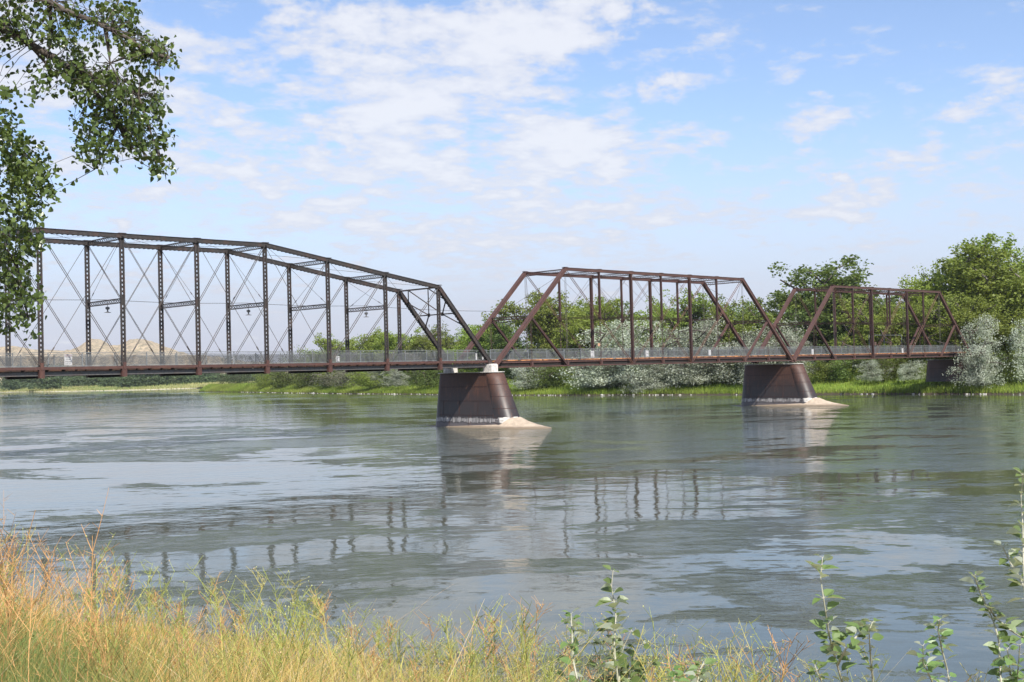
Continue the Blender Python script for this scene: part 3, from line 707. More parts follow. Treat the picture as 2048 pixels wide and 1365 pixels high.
sign(3.3, 5.38, .58, .20, .68, 'narrow white marker board, left one of the pair above the first pier', 0)
sign(4.2, 5.38, .58, .20, .68, 'narrow white marker board, right one of the pair above the first pier', 0)
sign(-25.35, 5.38, .58, .16, .66, 'narrow white marker board on the railing under the middle lamp', 0)
sign(21.3, 5.38, .68, .62, .80, 'white board with faint text on the middle span railing, left of its tall post', 2)
sign(31.1, 5.38, .65, .55, .72, 'white board on the railing of the middle span, right of its first tall post', 1)
sign(43.6, 5.38, .62, .50, .72, 'white board on the railing near the second tall post of the middle span', 0)
sign(67.8, 5.38, .55, .55, .72, 'white board on the railing just past the second pier', 0)
sign(93.8, 5.38, .55, .55, .72, 'white board on the railing toward the far end of the last span', 0)
t = MB(); t.box((-.2, -.02, -.17), (.2, 0, .17)); pl = t.build('warning_plaque', M['tan']); pl.location = (22.75, 5.62, 1.75); tag(pl, 'small tan plaque fixed to the far post of the middle span above the railing', 'plaque')
# light metal frame of a viewing bay on the last span
fr = empty('viewing_bay_frame', (86.2, WD + .9, .1)); tag(fr, 'pale thin metal frame of the viewing bay standing on the last span', 'frame')
t = MB(); w = 10.2
for x in (0, 4.6, w): t.bar((x, 0, 0), (x, 0, 2.9), .07, .07)
t.bar((0, 0, 2.9), (w, 0, 2.9), .07, .07); t.build('frame_bars', M['galv'], fr)
for x, lb in ((1.9, None), (6.6, None)):
    t = MB(); t.box((x - .3, -.03, 1.35), (x + .3, .0, 1.85)); t.build('info_panel', M['tan'], fr)

# ------------------------------------------------------------------ trees
def leafcloud(rng, C, n_per, spread, size, flat=.8, aspect=.62):
    """leaf-sized quads scattered round clump centres C"""
    N = len(C) * n_per; c = np.repeat(C, n_per, 0)
    o = rng.normal(size=(N, 3)); o /= np.linalg.norm(o, axis=1, keepdims=True); r_ = rng.uniform(.15, 1, (N, 1)) ** .5
    sp = np.repeat(spread, n_per)[:, None] if hasattr(spread, '__len__') else spread
    p = c + o * r_ * sp * np.array([1, 1, flat])
    return quads(rng, p, size, aspect)
def quads(rng, p, size, aspect=.62, drop=0.):
    N = len(p); a = rng.normal(size=(N, 3)); a[:, 2] -= drop; a /= np.linalg.norm(a, axis=1, keepdims=True)
    b = rng.normal(size=(N, 3)); b -= (b * a).sum(1, keepdims=True) * a; b /= np.linalg.norm(b, axis=1, keepdims=True)
    s = size * rng.uniform(.6, 1.3, (N, 1))
    V = np.stack([p - a * s * .5, p + b * s * aspect * .5 - a * s * .05, p + a * s * .5, p - b * s * aspect * .5 - a * s * .05], 1).reshape(-1, 3)
    return V, np.arange(N * 4).reshape(N, 4)
def grow(rng, H, base_r, levels, spread, first=.25, lean=.0, nb=7, droop=0.):
    """branch skeleton; returns limbs (points, radii) and twig ends"""
    limbs = []; ends = []
    def limb(p, d, L, r, lv):
        n = 5; pts = [p.copy()]; rad = [r]; q = p.copy(); dd = d.copy()
        for i in range(n):
            dd = dd + rng.normal(size=3) * .16; dd[2] += .06 if lv else .02; dd[2] -= droop * lv * .1; dd /= np.linalg.norm(dd); q = q + dd * L / n; pts.append(q.copy()); rad.append(r * (1 - .75 * (i + 1) / n) + .01)
        limbs.append((pts, rad))
        if lv >= levels: ends.append(pts[-1]); ends.append(pts[-2]); ends.append(pts[-3]); return
        k = nb if lv == 0 else rng.integers(3, 5)
        for j in range(k):
            t = rng.uniform(first if lv == 0 else .3, 1.0) if j else 1.0
            i0 = min(n - 1, int(t * n)); pp = pts[i0] + (pts[i0 + 1] - pts[i0]) * (t * n - i0) if t < 1 else pts[-1]
            a = rng.uniform(0, 2 * math.pi); el = rng.uniform(.15, .9) if lv == 0 else rng.uniform(-.2, .8)
            nd = np.array([math.cos(a) * math.cos(el), math.sin(a) * math.cos(el), math.sin(el)]); nd = nd * spread + dd * (1 - spread) * .8; nd /= np.linalg.norm(nd)
            limb(pp, nd, L * (rng.uniform(.48, .66) if lv == 0 else rng.uniform(.5, .7)), r * .45, lv + 1)
    limb(np.zeros(3), np.array([lean, 0, 1.]), H * .62, base_r, 0)
    return limbs, np.array(ends)
def tree_proto(name, seed, H, Wd, leafmat, bark, nleaf, lsize, levels=3, first=.3, skirt=0., droop=0., clump=1.1, fill=1.3):
    rg = np.random.default_rng(seed); limbs, ends = grow(rg, 1.0, .028, levels, .72, first, rg.uniform(-.1, .1), 8, droop)
    A = np.concatenate([np.array(l[0]) for l in limbs]); A[:, :2] -= 0; mx = np.percentile(np.abs(A[:, :2]), 95); sx = Wd / 2 / mx; sz = H / A[:, 2].max()
    sc = np.array([sx, sx, sz]); ends = ends * sc
    ends = ends[ends[:, 2] > H * .05]
    r = empty(name); tr = MB()
    for i, (p, rad) in enumerate(limbs):
        if len(p) and (rad[0] > .005 or i % 3 == 0): tr.tube([np.array(q) * sc for q in p], [max(.015, x * H * .5) for x in rad], 5, False)
    tr.build('trunk', bark, r, True)
    if skirt:
        k = int(len(ends) * skirt); e2 = ends[rg.integers(0, len(ends), k)].copy(); e2[:, 2] *= rg.uniform(.0, .6, k); e2[:, :2] *= rg.uniform(.7, 1.1, (k, 1)); ends = np.concatenate([ends, e2])
    ax = np.array([0, 0, 1.]); ks = int(len(ends) * fill); e3 = ends[rg.integers(0, len(ends), ks)].copy(); f3 = rg.uniform(.2, .95, ks); e3[:, :2] *= f3[:, None]; e3 += rg.normal(size=e3.shape) * np.array([Wd, Wd, H * .6]) * .045
    e3[:, 2] = np.clip(e3[:, 2] * rg.uniform(.72, 1.02, ks), H * .06, H); ends = np.concatenate([ends, e3])
    n = max(4, int(nleaf / len(ends))); spread = rg.uniform(.5, 1.25, len(ends)) * clump
    V, F = leafcloud(rg, ends, n, spread, lsize)
    npmesh('crown', V, F, leafmat, r); return r
PROTO = {}
spec = {'cotA': ('cottonwood_tree', 11, 18, 15, 'cotton', 'bark', 30000, .42, 3, .28, .45, 0, 1.15), 'cotB': ('cottonwood_tree', 23, 18, 13, 'cotton', 'bark', 28000, .42, 3, .25, .45, 0, 1.1),
        'yelA': ('cottonwood_tree', 31, 16, 13, 'yellowgreen', 'bark', 26000, .40, 3, .22, .5, 0, 1.05), 'yelB': ('cottonwood_tree', 37, 15, 14, 'yellowgreen', 'bark', 26000, .40, 3, .2, .6, 0, 1.05),
        'darA': ('cottonwood_tree', 41, 18, 14, 'darkgreen', 'bark', 30000, .42, 3, .25, .5, 0, 1.15), 'tall': ('cottonwood_tree', 47, 25, 20, 'cotton', 'bark_pale', 46000, .44, 3, .22, .45, 0, 1.45),
        'silA': ('silver_olive_tree', 53, 9, 9, 'silver', 'bark', 19000, .22, 3, .1, .7, .5, .85), 'silB': ('silver_olive_tree', 59, 8, 9, 'silver', 'bark', 17000, .22, 3, .08, .8, .8, .85),
        'shrG': ('green_shrub', 61, 5, 6, 'cotton', 'bark', 6000, .24, 2, .05, .9, .6, .9), 'shrD': ('green_shrub', 67, 5, 6, 'darkgreen', 'bark', 6000, .24, 2, .05, .9, .6, .9),
        'shrB': ('grey_brush', 71, 5, 6, 'greybrush', 'bark_pale', 4000, .20, 2, .05, .6, 1., .9), 'farT': ('distant_tree', 79, 12, 12, 'farleaf', 'bark', 9000, .62, 2, .1, 1.2, 0, 1.7)}
HW = {}
for k, s in spec.items():
    PROTO[k] = tree_proto(s[0], s[1], s[2], s[3], M[s[4]], M[s[5]], *s[6:]); HW[k] = (s[2], s[3])
used_proto = set()
def sdist(x): return float(np.interp(x, [-200, 380, 500, 600, 700, 800, 1000, 1200, 1700, 2048, 2400], [500, 491, 432, 387, 341, 313, 267, 242, 202, 177.5, 160]))
def plant(kind, x, ytop, wpx, off, label, cat='tree', group=None, D=None, gz=-4.35, rz=None):
    D = D or sdist(x) + off; X, Y = ground_xy(x, D); h = ztop(x, ytop, D) - gz; w = wpx * D / FPX * (1.3 if kind[:3] in ('cot', 'yel', 'dar') else 1.12)
    H0, W0 = HW[kind]
    if kind in used_proto: o_ = copytree(PROTO[kind])
    else: o_ = PROTO[kind]; used_proto.add(kind)
    o_.location = (X, Y, gz); o_.scale = (w / W0, w / W0, h / H0 / 1.02); o_.rotation_euler.z = (x * .37) % 6.28 if rz is None else rz
    return tag(o_, label, cat, group)
g1 = 'cottonwoods along the far bank'; g2 = 'silver olive trees on the far bank'; g3 = 'shrubs at the foot of the far trees'; g4 = 'distant trees across the bend'
for a in [
    ('darA', 1690, 512, 215, 42, 'broad dark cottonwood rising above the far span, left of the yellow-green tree'),
    ('yelA', 1842, 526, 135, 40, 'pale yellow-green tree between the dark cottonwood and the tallest tree'),
    ('tall', 1940, 468, 325, 30, 'tallest tree on the bank, with pale limbs, behind the silver bush'),
    ('cotA', 2075, 474, 190, 48, 'tall tree cut by the right edge of the view'),
    ('cotB', 2010, 590, 150, 22, 'green cottonwood between the silver bush and the tallest tree'),
    ('yelB', 1925, 600, 110, 26, 'yellow-green tree just above the end of the far span'),
    ('darA', 1790, 588, 150, 55, 'dark tree in the back row behind the centre of the far span'),
    ('darA', 1500, 602, 120, 60, 'dark back-row tree between the middle and far spans'),
    ('cotA', 1130, 598, 110, 62, 'back-row tree seen between the two bright crowns of the middle span'),
    ('darA', 1215, 606, 110, 60, 'shadowy back-row tree left of the tall post of the middle span'),
    ('cotB', 1295, 594, 110, 66, 'back-row tree right of the tall post of the middle span'),
    ('darA', 930, 665, 110, 62, 'dark back-row tree above the first pier'),
    ('cotA', 840, 680, 110, 62, 'back-row tree filling the gap behind the dark sloping end post'),
    ('cotB', 770, 690, 100, 62, 'low back-row tree behind the last lamp of the dark span'),
    ('cotB', 1545, 597, 110, 34, 'bushy cottonwood between the middle and far spans, just above the second pier'),
    ('darA', 1612, 585, 100, 36, 'dark tree behind the sloping left end post of the far span'),
    ('cotB', 1760, 590, 120, 22, 'cottonwood seen through the middle of the far span'),
    ('cotA', 1880, 585, 120, 20, 'leafy cottonwood behind the right end of the far span'),
    ('cotA', 1085, 578, 130, 30, 'large bright cottonwood behind the left end of the middle span'),
    ('yelA', 1180, 592, 110, 34, 'light green cottonwood behind the second bay of the middle span'),
    ('darA', 1250, 604, 80, 44, 'small dark tree between two brighter crowns behind the middle span'),
    ('cotB', 1325, 582, 115, 34, 'cottonwood with a gap in its crown behind the centre of the middle span'),
    ('darA', 1395, 585, 95, 40, 'dark cottonwood behind the third bay of the middle span'),
    ('cotA', 1455, 596, 110, 32, 'rounded cottonwood behind the right end of the middle span'),
    ('darA', 1010, 628, 90, 40, 'dark green tree between the two spans above the first pier'),
    ('yelB', 955, 640, 100, 34, 'yellow-green tree just left of the gap between the first two spans'),
    ('cotB', 890, 650, 90, 38, 'green cottonwood behind the last post of the dark span'),
    ('shrB', 855, 652, 75, 30, 'greyish tree behind the dark sloping end post of the dark span'),
    ('yelB', 800, 660, 100, 30, 'bright yellow-green tree behind the last bay of the dark span'),
    ('yelA', 745, 655, 95, 34, 'bright tree left of the rightmost lamp post bay'),
    ('yelB', 695, 668, 90, 34, 'low bright tree near the left end of the tree line'),
    ('cotB', 650, 684, 70, 36, 'small green tree second from the left end of the tree line'),
    ('shrG', 615, 697, 60, 40, 'smallest tree at the left end of the tree line'),
]: plant(*a, group=g1)
for a in [
    ('silA', 1238, 640, 165, 9, 'large silver olive left of the tall post in the middle span'),
    ('silB', 1180, 690, 70, 14, 'low silver olive left of the large one in the middle span'),
    ('silB', 1345, 640, 135, 10, 'silver olive behind the centre of the middle span'),
    ('silA', 1425, 636, 150, 10, 'silver olive behind the right half of the middle span'),
    ('silB', 1505, 642, 130, 10, 'silver olive behind the right end post of the middle span'),
    ('silA', 1585, 668, 80, 14, 'silver olive above the second pier'),
    ('silA', 1283, 716, 96, 2.5, 'bright silver bush hanging down the bank below the middle span'),
    ('silB', 1180, 724, 80, 8, 'silver bush under the deck left of the brightest one'),
    ('silB', 1385, 728, 85, 9, 'silver bush under the deck left of the second pier'),
    ('silA', 1058, 724, 95, 8, 'grey-green silver bush just right of the first pier'),
    ('silA', 1750, 720, 60, 10, 'small silver bush under the far span'),
    ('silB', 1810, 722, 60, 9, 'small silver bush under the far span beside the bank pier'),
    ('silB', 800, 732, 60, 10, 'dull silver bush left of the first pier'),
    ('silA', 745, 735, 50, 12, 'dull silver bush under the last bay of the dark span'),
]: plant(*(a[:3] + (a[3] * (.82 if a[2] > 715 else 1),) + a[4:]), group=g2, gz=-5.9 if a[1] == 1283 else (-4.9 if a[4] < 9 else -4.35))
plant('silA', 1966, 632, 82, 0, 'big silver olive in front of the last end of the bridge', group=g2, D=184, gz=-4.9)
plant('silB', 2075, 640, 90, 0, 'silver olive at the right edge beside the big one', group=g2, D=186, gz=-4.6)
for a in [
    ('shrD', 560, 737, 70, 8, 'dark shrub on the point where the two channels meet'), ('shrG', 528, 742, 40, 6, 'light green shrub at the tip of the wooded point'),
    ('shrD', 610, 730, 70, 10, 'dark shrub beyond the grass spit'), ('shrB', 655, 732, 60, 10, 'grey twiggy brush under the dark span'), ('shrB', 690, 728, 70, 12, 'pale grey brush above the grassy terrace'),
    ('shrG', 735, 738, 60, 6, 'bright shrub under the dark span above the shadowed terrace'), ('shrD', 855, 728, 70, 12, 'dark shrub just left of the first pier'), ('shrD', 905, 724, 60, 14, 'dark shrub hidden behind the first pier'),
    ('shrD', 1115, 722, 80, 12, 'dark shrub under the second bay of the middle span'), ('shrD', 1335, 722, 70, 13, 'dark shrub right of the brightest silver bush'), ('shrB', 1450, 722, 70, 12, 'grey brush left of the second pier'),
    ('shrD', 1480, 716, 70, 13, 'dark shrub touching the second pier'), ('shrG', 1640, 716, 50, 12, 'green shrub right of the second pier'), ('shrD', 1690, 712, 80, 14, 'dark shrub under the far span'),
    ('shrD', 1780, 712, 80, 15, 'dark shrub behind the small silver bushes'), ('shrG', 1850, 722, 40, 14, 'sunlit shrub left of the pier on the bank'), ('shrD', 2010, 705, 90, 8, 'dark shrub beneath the silver olives at the right'),
    ('shrD', 1232, 722, 60, 14, 'dark shrub between two silver bushes under the middle span'), ('yelB', 1305, 675, 60, 20, 'yellow-green shrub between silver olives behind the middle span'),
]: plant(*a, cat='shrub', group=g3)
for k, (x, yt, w, D, dsc) in enumerate([(-40, 728, 70, 760, 'at the left edge'), (28, 738, 34, 700, 'standing alone in the tan field'), (55, 735, 45, 860, 'behind the lone one'), (85, 732, 46, 712, 'darkest, beside the tan field'), (118, 738, 44, 860, 'above the white speck on the meadow'),
        (150, 736, 46, 800, 'third right of the darkest one'), (185, 735, 50, 780, 'under the left half of the second bay'), (218, 740, 44, 730, 'low and light green'), (252, 734, 46, 700, 'left of the floor beam at the third post'), (288, 736, 44, 700, 'right of the third post'),
        (325, 734, 44, 710, 'under the middle of the third bay'), (358, 737, 40, 720, 'under the right part of the third bay'), (392, 738, 44, 740, 'beneath the fourth post'), (428, 739, 42, 780, 'right of the fourth post'), (460, 741, 40, 830, 'second from the wooded point'), (495, 742, 42, 900, 'next to the wooded point'), (530, 740, 50, 1000, 'behind the wooded point')]):
    plant('farT', x, yt - 2, w * 1.35, 0, 'hazy distant tree across the bend, ' + dsc, group=g4, D=D, gz=-4.4)

# undergrowth between the trunks: one tangled mass nobody could count
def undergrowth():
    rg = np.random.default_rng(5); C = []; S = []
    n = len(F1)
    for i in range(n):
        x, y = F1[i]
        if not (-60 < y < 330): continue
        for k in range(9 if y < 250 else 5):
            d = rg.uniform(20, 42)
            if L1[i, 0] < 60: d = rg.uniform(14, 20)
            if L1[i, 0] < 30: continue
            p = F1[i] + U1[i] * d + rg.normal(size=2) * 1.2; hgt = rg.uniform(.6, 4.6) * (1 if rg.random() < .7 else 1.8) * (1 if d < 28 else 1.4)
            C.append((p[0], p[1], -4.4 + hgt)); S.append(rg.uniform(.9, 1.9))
    V, F = leafcloud(rg, np.array(C), 62, np.array(S), .42); tag(npmesh('undergrowth', V, F, M['thicket']), 'shade-coloured tangled undergrowth beneath the far bank trees', 'undergrowth', kind='stuff')
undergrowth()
def blades(rg, P, h, w, lean=.25, seg=2, wind=(0, 0)):
    """curved tapering blades, seg quads each"""
    n = len(P); a = rg.uniform(0, 2 * math.pi, n); s = np.stack([np.cos(a), np.sin(a), np.zeros(n)], 1)
    b = rg.uniform(0, 2 * math.pi, n); L = np.stack([np.cos(b), np.sin(b), np.zeros(n)], 1) * (rg.uniform(.1, 1, n) * lean * h)[:, None]
    L[:, 0] += wind[0] * h; L[:, 1] += wind[1] * h
    V = []
    for k in range(seg + 1):
        t = k / seg; c = P + L * t * t + np.stack([0 * h, 0 * h, h * t], 1); ww = (w * (1 - .85 * t))[:, None]
        V += [c - s * ww / 2, c + s * ww / 2]
    V = np.stack(V, 1).reshape(-1, 3); base = (np.arange(n) * (2 * (seg + 1)))[:, None]
    F = np.concatenate([base + np.array([[2 * k, 2 * k + 1, 2 * k + 3, 2 * k + 2]]) for k in range(seg)], 1).reshape(-1, 4)
    return V, F, 2 * (seg + 1)
def bank_grass():
    rg = np.random.default_rng(9); N = 90000; i = rg.integers(0, len(F1) - 1, N * 2); y = F1[i, 1]; keep = (y > -70) & (y < 356); i = i[keep][:N]; N = len(i)
    t = rg.uniform(0, 1, (N, 1)); F_ = F1[i] * (1 - t) + F1[i + 1] * t; U_ = U1[i]; Lm = L1[i, 0]
    d = np.minimum(rg.uniform(.02, 1, N) ** 1.4 * 20, Lm * .97) + .02
    X = F_ + U_ * d[:, None]; z = WZ - .05 + np.minimum(prof1(d), np.where(Lm < 300, prof1((Lm - d) * .8), 9))
    pz = vnoise(X[:, 0] / 5, X[:, 1] / 5, 21); pz2 = vnoise(X[:, 0] / 14, X[:, 1] / 14, 22)
    h = rg.uniform(.45, 1.05, N) * (1 + .25 * pz2); w = np.full(N, .10) * rg.uniform(.6, 1.5, N)
    V, F, k = blades(rg, np.c_[X, z - .05], h, w, .5, 2)
    g_ = np.clip(.5 + .5 * pz + rg.normal(size=N) * .3, 0, 1)[:, None]
    far = np.clip((X[:, 1] - 100) / 150, 0, 1)[:, None]
    c = (1 - g_) * np.array([.16, .25, .03]) + g_ * np.array([.29, .36, .06]); c = c * (1 - .35 * far * g_) + .35 * far * g_ * np.array([.38, .36, .12])
    c = c * rg.uniform(.7, 1.15, (N, 1)) * np.clip(.86 + .22 * vnoise(X[:, 0] / 3.5, X[:, 1] / 7, 23), .55, 1.1)[:, None]; col = np.repeat(np.c_[c, np.ones(N)], k, 0)
    tag(npmesh('bank_grass', V, F, M['blade'], attr=col), 'bright green reeds and grass covering the far bank', 'grass', kind='stuff')
    N = 26000; i = rg.integers(0, len(F2) - 1, N * 3); b = np.array([0.]); x_, y_ = F2[i, 0], F2[i, 1]; keep = (y_ > 500) & (y_ < 720) & (x_ < 420); i = i[keep][:N]; N = len(i)
    t = rg.uniform(0, 1, (N, 1)); X = F2[i] * (1 - t) + F2[i + 1] * t; d = rg.uniform(0, 1, N) ** 1.6 * 110 + .5; X = X + U2[i] * d[:, None]; z = WZ + prof2(d)
    h = rg.uniform(.5, 1.2, N); V, F, k = blades(rg, np.c_[X, z - .1], h, np.full(N, .5), .6, 1)
    g_ = np.clip(.5 + .5 * vnoise(X[:, 0] / 30, X[:, 1] / 12, 31) + rg.normal(size=N) * .25, 0, 1)[:, None]
    c = (1 - g_) * np.array([.20, .26, .08]) + g_ * np.array([.42, .38, .17]); col = np.repeat(np.c_[c, np.ones(N)], k, 0)
    tag(npmesh('meadow_grass', V, F, M['blade'], attr=col), 'yellowing grass of the flat meadow across the bend', 'grass', kind='stuff')
bank_grass()
def stones():
    rg = np.random.default_rng(12); V = []; F = []
    n = 0
    ico = [(0, 0, 1), (.9, 0, .45), (.28, .85, .45), (-.72, .53, .45), (-.72, -.53, .45), (.28, -.85, .45), (.72, .53, -.45), (-.28, .85, -.45), (-.9, 0, -.45), (-.28, -.85, -.45), (.72, -.53, -.45), (0, 0, -1)]
    fi = [(0, 1, 2), (0, 2, 3), (0, 3, 4), (0, 4, 5), (0, 5, 1), (1, 6, 2), (2, 7, 3), (3, 8, 4), (4, 9, 5), (5, 10, 1), (6, 7, 2), (7, 8, 3), (8, 9, 4), (9, 10, 5), (10, 6, 1), (11, 7, 6), (11, 8, 7), (11, 9, 8), (11, 10, 9), (11, 6, 10)]
    for i in range(0, len(F1) - 1):
        if not -70 < F1[i, 1] < 300: continue
        for k in range(rg.integers(0, 4)):
            t = rg.random(); p = F1[i] * (1 - t) + F1[i + 1] * t + U1[i] * rg.uniform(-.5, .2); s = rg.uniform(.05, .17) * (2.2 if rg.random() < .06 else 1); a = rg.uniform(0, 6.28)
            for v in ico:
                q = np.array(v) * (s * 1.6, s, s * .6) * rg.uniform(.8, 1.2, 3); V.append((p[0] + q[0] * math.cos(a) - q[1] * math.sin(a), p[1] + q[0] * math.sin(a) + q[1] * math.cos(a), WZ + .04 + q[2]))
            F += [tuple(n + j for j in f) for f in fi]; n += 12
    tag(npmesh('shore_stones', V, F, M['concrete']), 'pale stones scattered along the far waterline', 'stones', kind='stuff')
stones()

# ------------------------------------------------------------------ foreground: dry grass, weeds, silver shoots, overhanging cottonwood
def near_pt(x, D):
    d = ray(x, 740); return CAM[0] + d[0] * D, CAM[1] + d[1] * D
PROF = ([-600, -50, 60, 130, 250, 400, 600, 720, 800, 900, 1000, 1100, 1250, 1400, 1500, 1650, 2300], [1100, 1112, 1132, 1172, 1198, 1230, 1246, 1280, 1300, 1290, 1282, 1308, 1338, 1360, 1372, 1395, 1430])
def near_grass():
    rg = np.random.default_rng(17); N = 85000
    nt = 6500; ti = rg.integers(0, nt, N); tx = rg.uniform(-500, 2250, nt); tD = rg.uniform(0, 1, nt) ** .75
    e = near_edge(tx[ti]); D = 2.6 + (e + .7 - 2.6) * tD[ti] + rg.normal(size=N) * .035; x = tx[ti] + rg.normal(size=N) * .035 / D * FPX; th = rg.uniform(.72, 1.1, nt)[ti]
    ytip = np.interp(x, *PROF) + 5 + 30 * vnoise(x / 45, D * 2, 8) + rg.exponential(75, N); z = near_z(x, D)
    hmax = (CAM[2] - (ytip - np.array([hy(t) for t in x])) * D / FPX) - z
    h = np.clip(hmax, .06, .95) * rg.uniform(.65, 1.04, N) * np.minimum(th, 1.04)
    dens = np.clip(1.25 - x / 1500, .10, 1) ; keep = (rg.uniform(0, 1, N) < dens) & (hmax > -.1); x, D, h, z = x[keep], D[keep], h[keep], z[keep]; N = len(x)
    dd = np.array([ray(t, 740) for t in x]); P = np.c_[CAM[0] + dd[:, 0] * D, CAM[1] + dd[:, 1] * D, z - .02]
    w = np.where(rg.random(N) < .07, rg.uniform(.006, .010, N), rg.uniform(.0016, .0040, N)) * np.clip(D / 5, .6, 1.5)
    V, F, k = blades(rg, P, h, w, 1.15, 4, (.05, -.04))
    t = np.clip(x / 850 - .15 + rg.normal(size=N) * .22 + .25 * vnoise(P[:, 0] * 2.2, P[:, 1] * 2.2, 4), 0, 1)[:, None]
    lowg = ((x < 300 + 60 * vnoise(D * 3, D, 6)) & (D < 6.1) & (rg.random(N) < .85))[:, None]
    c = (1 - t) * np.array([.80, .47, .17]) + t * np.array([.50, .47, .14])
    s = rg.random((N, 1)); c = np.where(s > .86, np.array([.74, .58, .34]), c); c = np.where(s < .16, np.array([.26, .33, .07]), c); c = np.where(lowg, np.array([.22, .27, .08]), c)
    c = c * rg.uniform(.7, 1.15, (N, 1)); col = np.repeat(np.c_[np.clip(c, 0, .9), np.ones(N)], k, 0)
    tag(npmesh('dry_grass', V, F, M['blade'], attr=col), 'dry tan and yellow-green grass on the near bank', 'grass', kind='stuff')
near_grass()
def ribbon(V, F, C, pts, w0, w1, col, rg):
    pts = np.array(pts); n = len(pts)
    side = np.cross(pts[-1] - pts[0], CF + rg.normal(size=3) * .4); side /= np.linalg.norm(side) + 1e-9; b = len(V)
    s2 = np.cross(pts[-1] - pts[0], side); s2 /= np.linalg.norm(s2) + 1e-9
    for i, p in enumerate(pts):
        w = (w0 + (w1 - w0) * i / (n - 1)) / 2
        V += [p - side * w, p + side * w * .6 + s2 * w, p + side * w * .6 - s2 * w]; C += [col] * 3
    for i in range(n - 1):
        for k in range(3): F.append((b + 3 * i + k, b + 3 * i + (k + 1) % 3, b + 3 * i + 3 + (k + 1) % 3, b + 3 * i + 3 + k))
def near_weeds():
    """wiry branching mustard-like weeds with tiny pods"""
    rg = np.random.default_rng(29); V = []; F = []; C = []
    n_w = 330
    for k in range(n_w):
        x = rg.uniform(-250, 1560) if k % 8 else rg.uniform(1300, 2100); e = float(near_edge(x)); D = rg.uniform(4.2, e + .5)
        yt = float(np.interp(x, *PROF)) + rg.normal() * 38 - 28; zb = float(near_z(np.array([x]), np.array([D]))[0])
        ht = (CAM[2] - (yt - hy(x)) * D / FPX) - zb
        if ht < .18: continue
        ht = min(ht, 1.25); X, Y = near_pt(x, D); base = np.array([X, Y, zb - .02])
        hue = rg.random(); col = np.array([.36, .40, .10]) if hue < .45 else (np.array([.52, .46, .14]) if hue < .75 else np.array([.62, .36, .15]))
        if x < 250 and rg.random() < .6: col = np.array([.66, .38, .16])
        col = col * rg.uniform(.75, 1.1); cl = (*np.clip(col, 0, .9), 1)
        ln = rg.normal(size=2) * .16
        stem = [base + np.array([ln[0] * t * t * ht + .012 * math.sin(6 * t + k), ln[1] * t * t * ht + .012 * math.cos(5 * t + k), ht * t]) for t in np.linspace(0, 1, 7)]
        ribbon(V, F, C, stem, .0062, .0022, cl, rg)
        for j in range(rg.integers(7, 14)):
            t = rg.uniform(.28, .97); i0 = int(t * 6); p = stem[i0] + (stem[min(i0 + 1, 6)] - stem[i0]) * (t * 6 - i0); a = rg.uniform(0, 6.28); L = ht * rg.uniform(.12, .38) * (1.15 - t * .6)
            d = np.array([math.cos(a) * .6, math.sin(a) * .6, rg.uniform(.5, 1.1)]); br = [p + d * L * u + np.array([0, 0, .12 * L * u * u]) for u in np.linspace(0, 1, 4)]
            ribbon(V, F, C, br, .0032, .0014, cl, rg)
            for q in range(rg.integers(2, 6)):
                u = rg.uniform(.35, 1.); pp = p + d * L * u + np.array([0, 0, .12 * L * u * u]); a2 = rg.uniform(0, 6.28); d2 = np.array([math.cos(a2), math.sin(a2), rg.uniform(.2, 1.2)]); l2 = rg.uniform(.015, .06)
                ribbon(V, F, C, [pp, pp + d2 * l2 * .5, pp + d2 * l2], .0022, .0012, cl, rg)
                if rg.random() < .22:
                    e_ = pp + d2 * l2; s = rg.uniform(.0018, .0042); b = len(V)
                    cc = (.55, .56, .26, 1) if rg.random() < .7 else (.66, .48, .25, 1)
                    V += [e_ + np.array(o) * s for o in ((1, 0, 0), (0, 1, 0), (-1, 0, 0), (0, -1, 0), (0, 0, 1.4), (0, 0, -1.2))]; C += [cc] * 6
                    F += [(b, b + 1, b + 4, b + 4), (b + 1, b + 2, b + 4, b + 4), (b + 2, b + 3, b + 4, b + 4), (b + 3, b, b + 4, b + 4), (b + 1, b, b + 5, b + 5), (b + 3, b + 2, b + 5, b + 5)]
    me = bpy.data.meshes.new('weeds'); F = [f if len(set(f)) == 4 else f[:3] for f in F]
    me.from_pydata([tuple(v) for v in V], [], F); a = me.attributes.new('tint', 'FLOAT_COLOR', 'POINT'); a.data.foreach_set('color', np.array(C, np.float32).ravel())
    tag(link('wiry_weeds', me, M['blade']), 'wiry branching yellow-green weeds with tiny pods on the near bank', 'weeds', kind='stuff')
near_weeds()
def green_clump():
    rg = np.random.default_rng(33); P = []
    for k in range(900):
        x = rg.uniform(-350, 330); D = rg.uniform(4.4, 7.0)
        if rg.random() < max(0, (x - 60) / 260): continue
        X, Y = near_pt(x, D); z = float(near_z(np.array([x]), np.array([D]))[0]); h = rg.uniform(.15, .52) * (1 - max(0, x) / 500)
        for j in range(16): t = rg.random(); P.append((X + rg.normal() * .035, Y + rg.normal() * .035, z + h * t))
    V, F = quads(rg, np.array(P), .024, .45); tag(npmesh('green_ground_cover', V, F, M['nearcover']), 'small-leaved green ground cover among the dry grass at the left', 'ground cover', kind='stuff')
M['nearcover'] = m_leaf('ground_cover_leaf', (.13, .18, .05), (.20, .24, .08), (.16, .20, .06), .3)
green_clump()

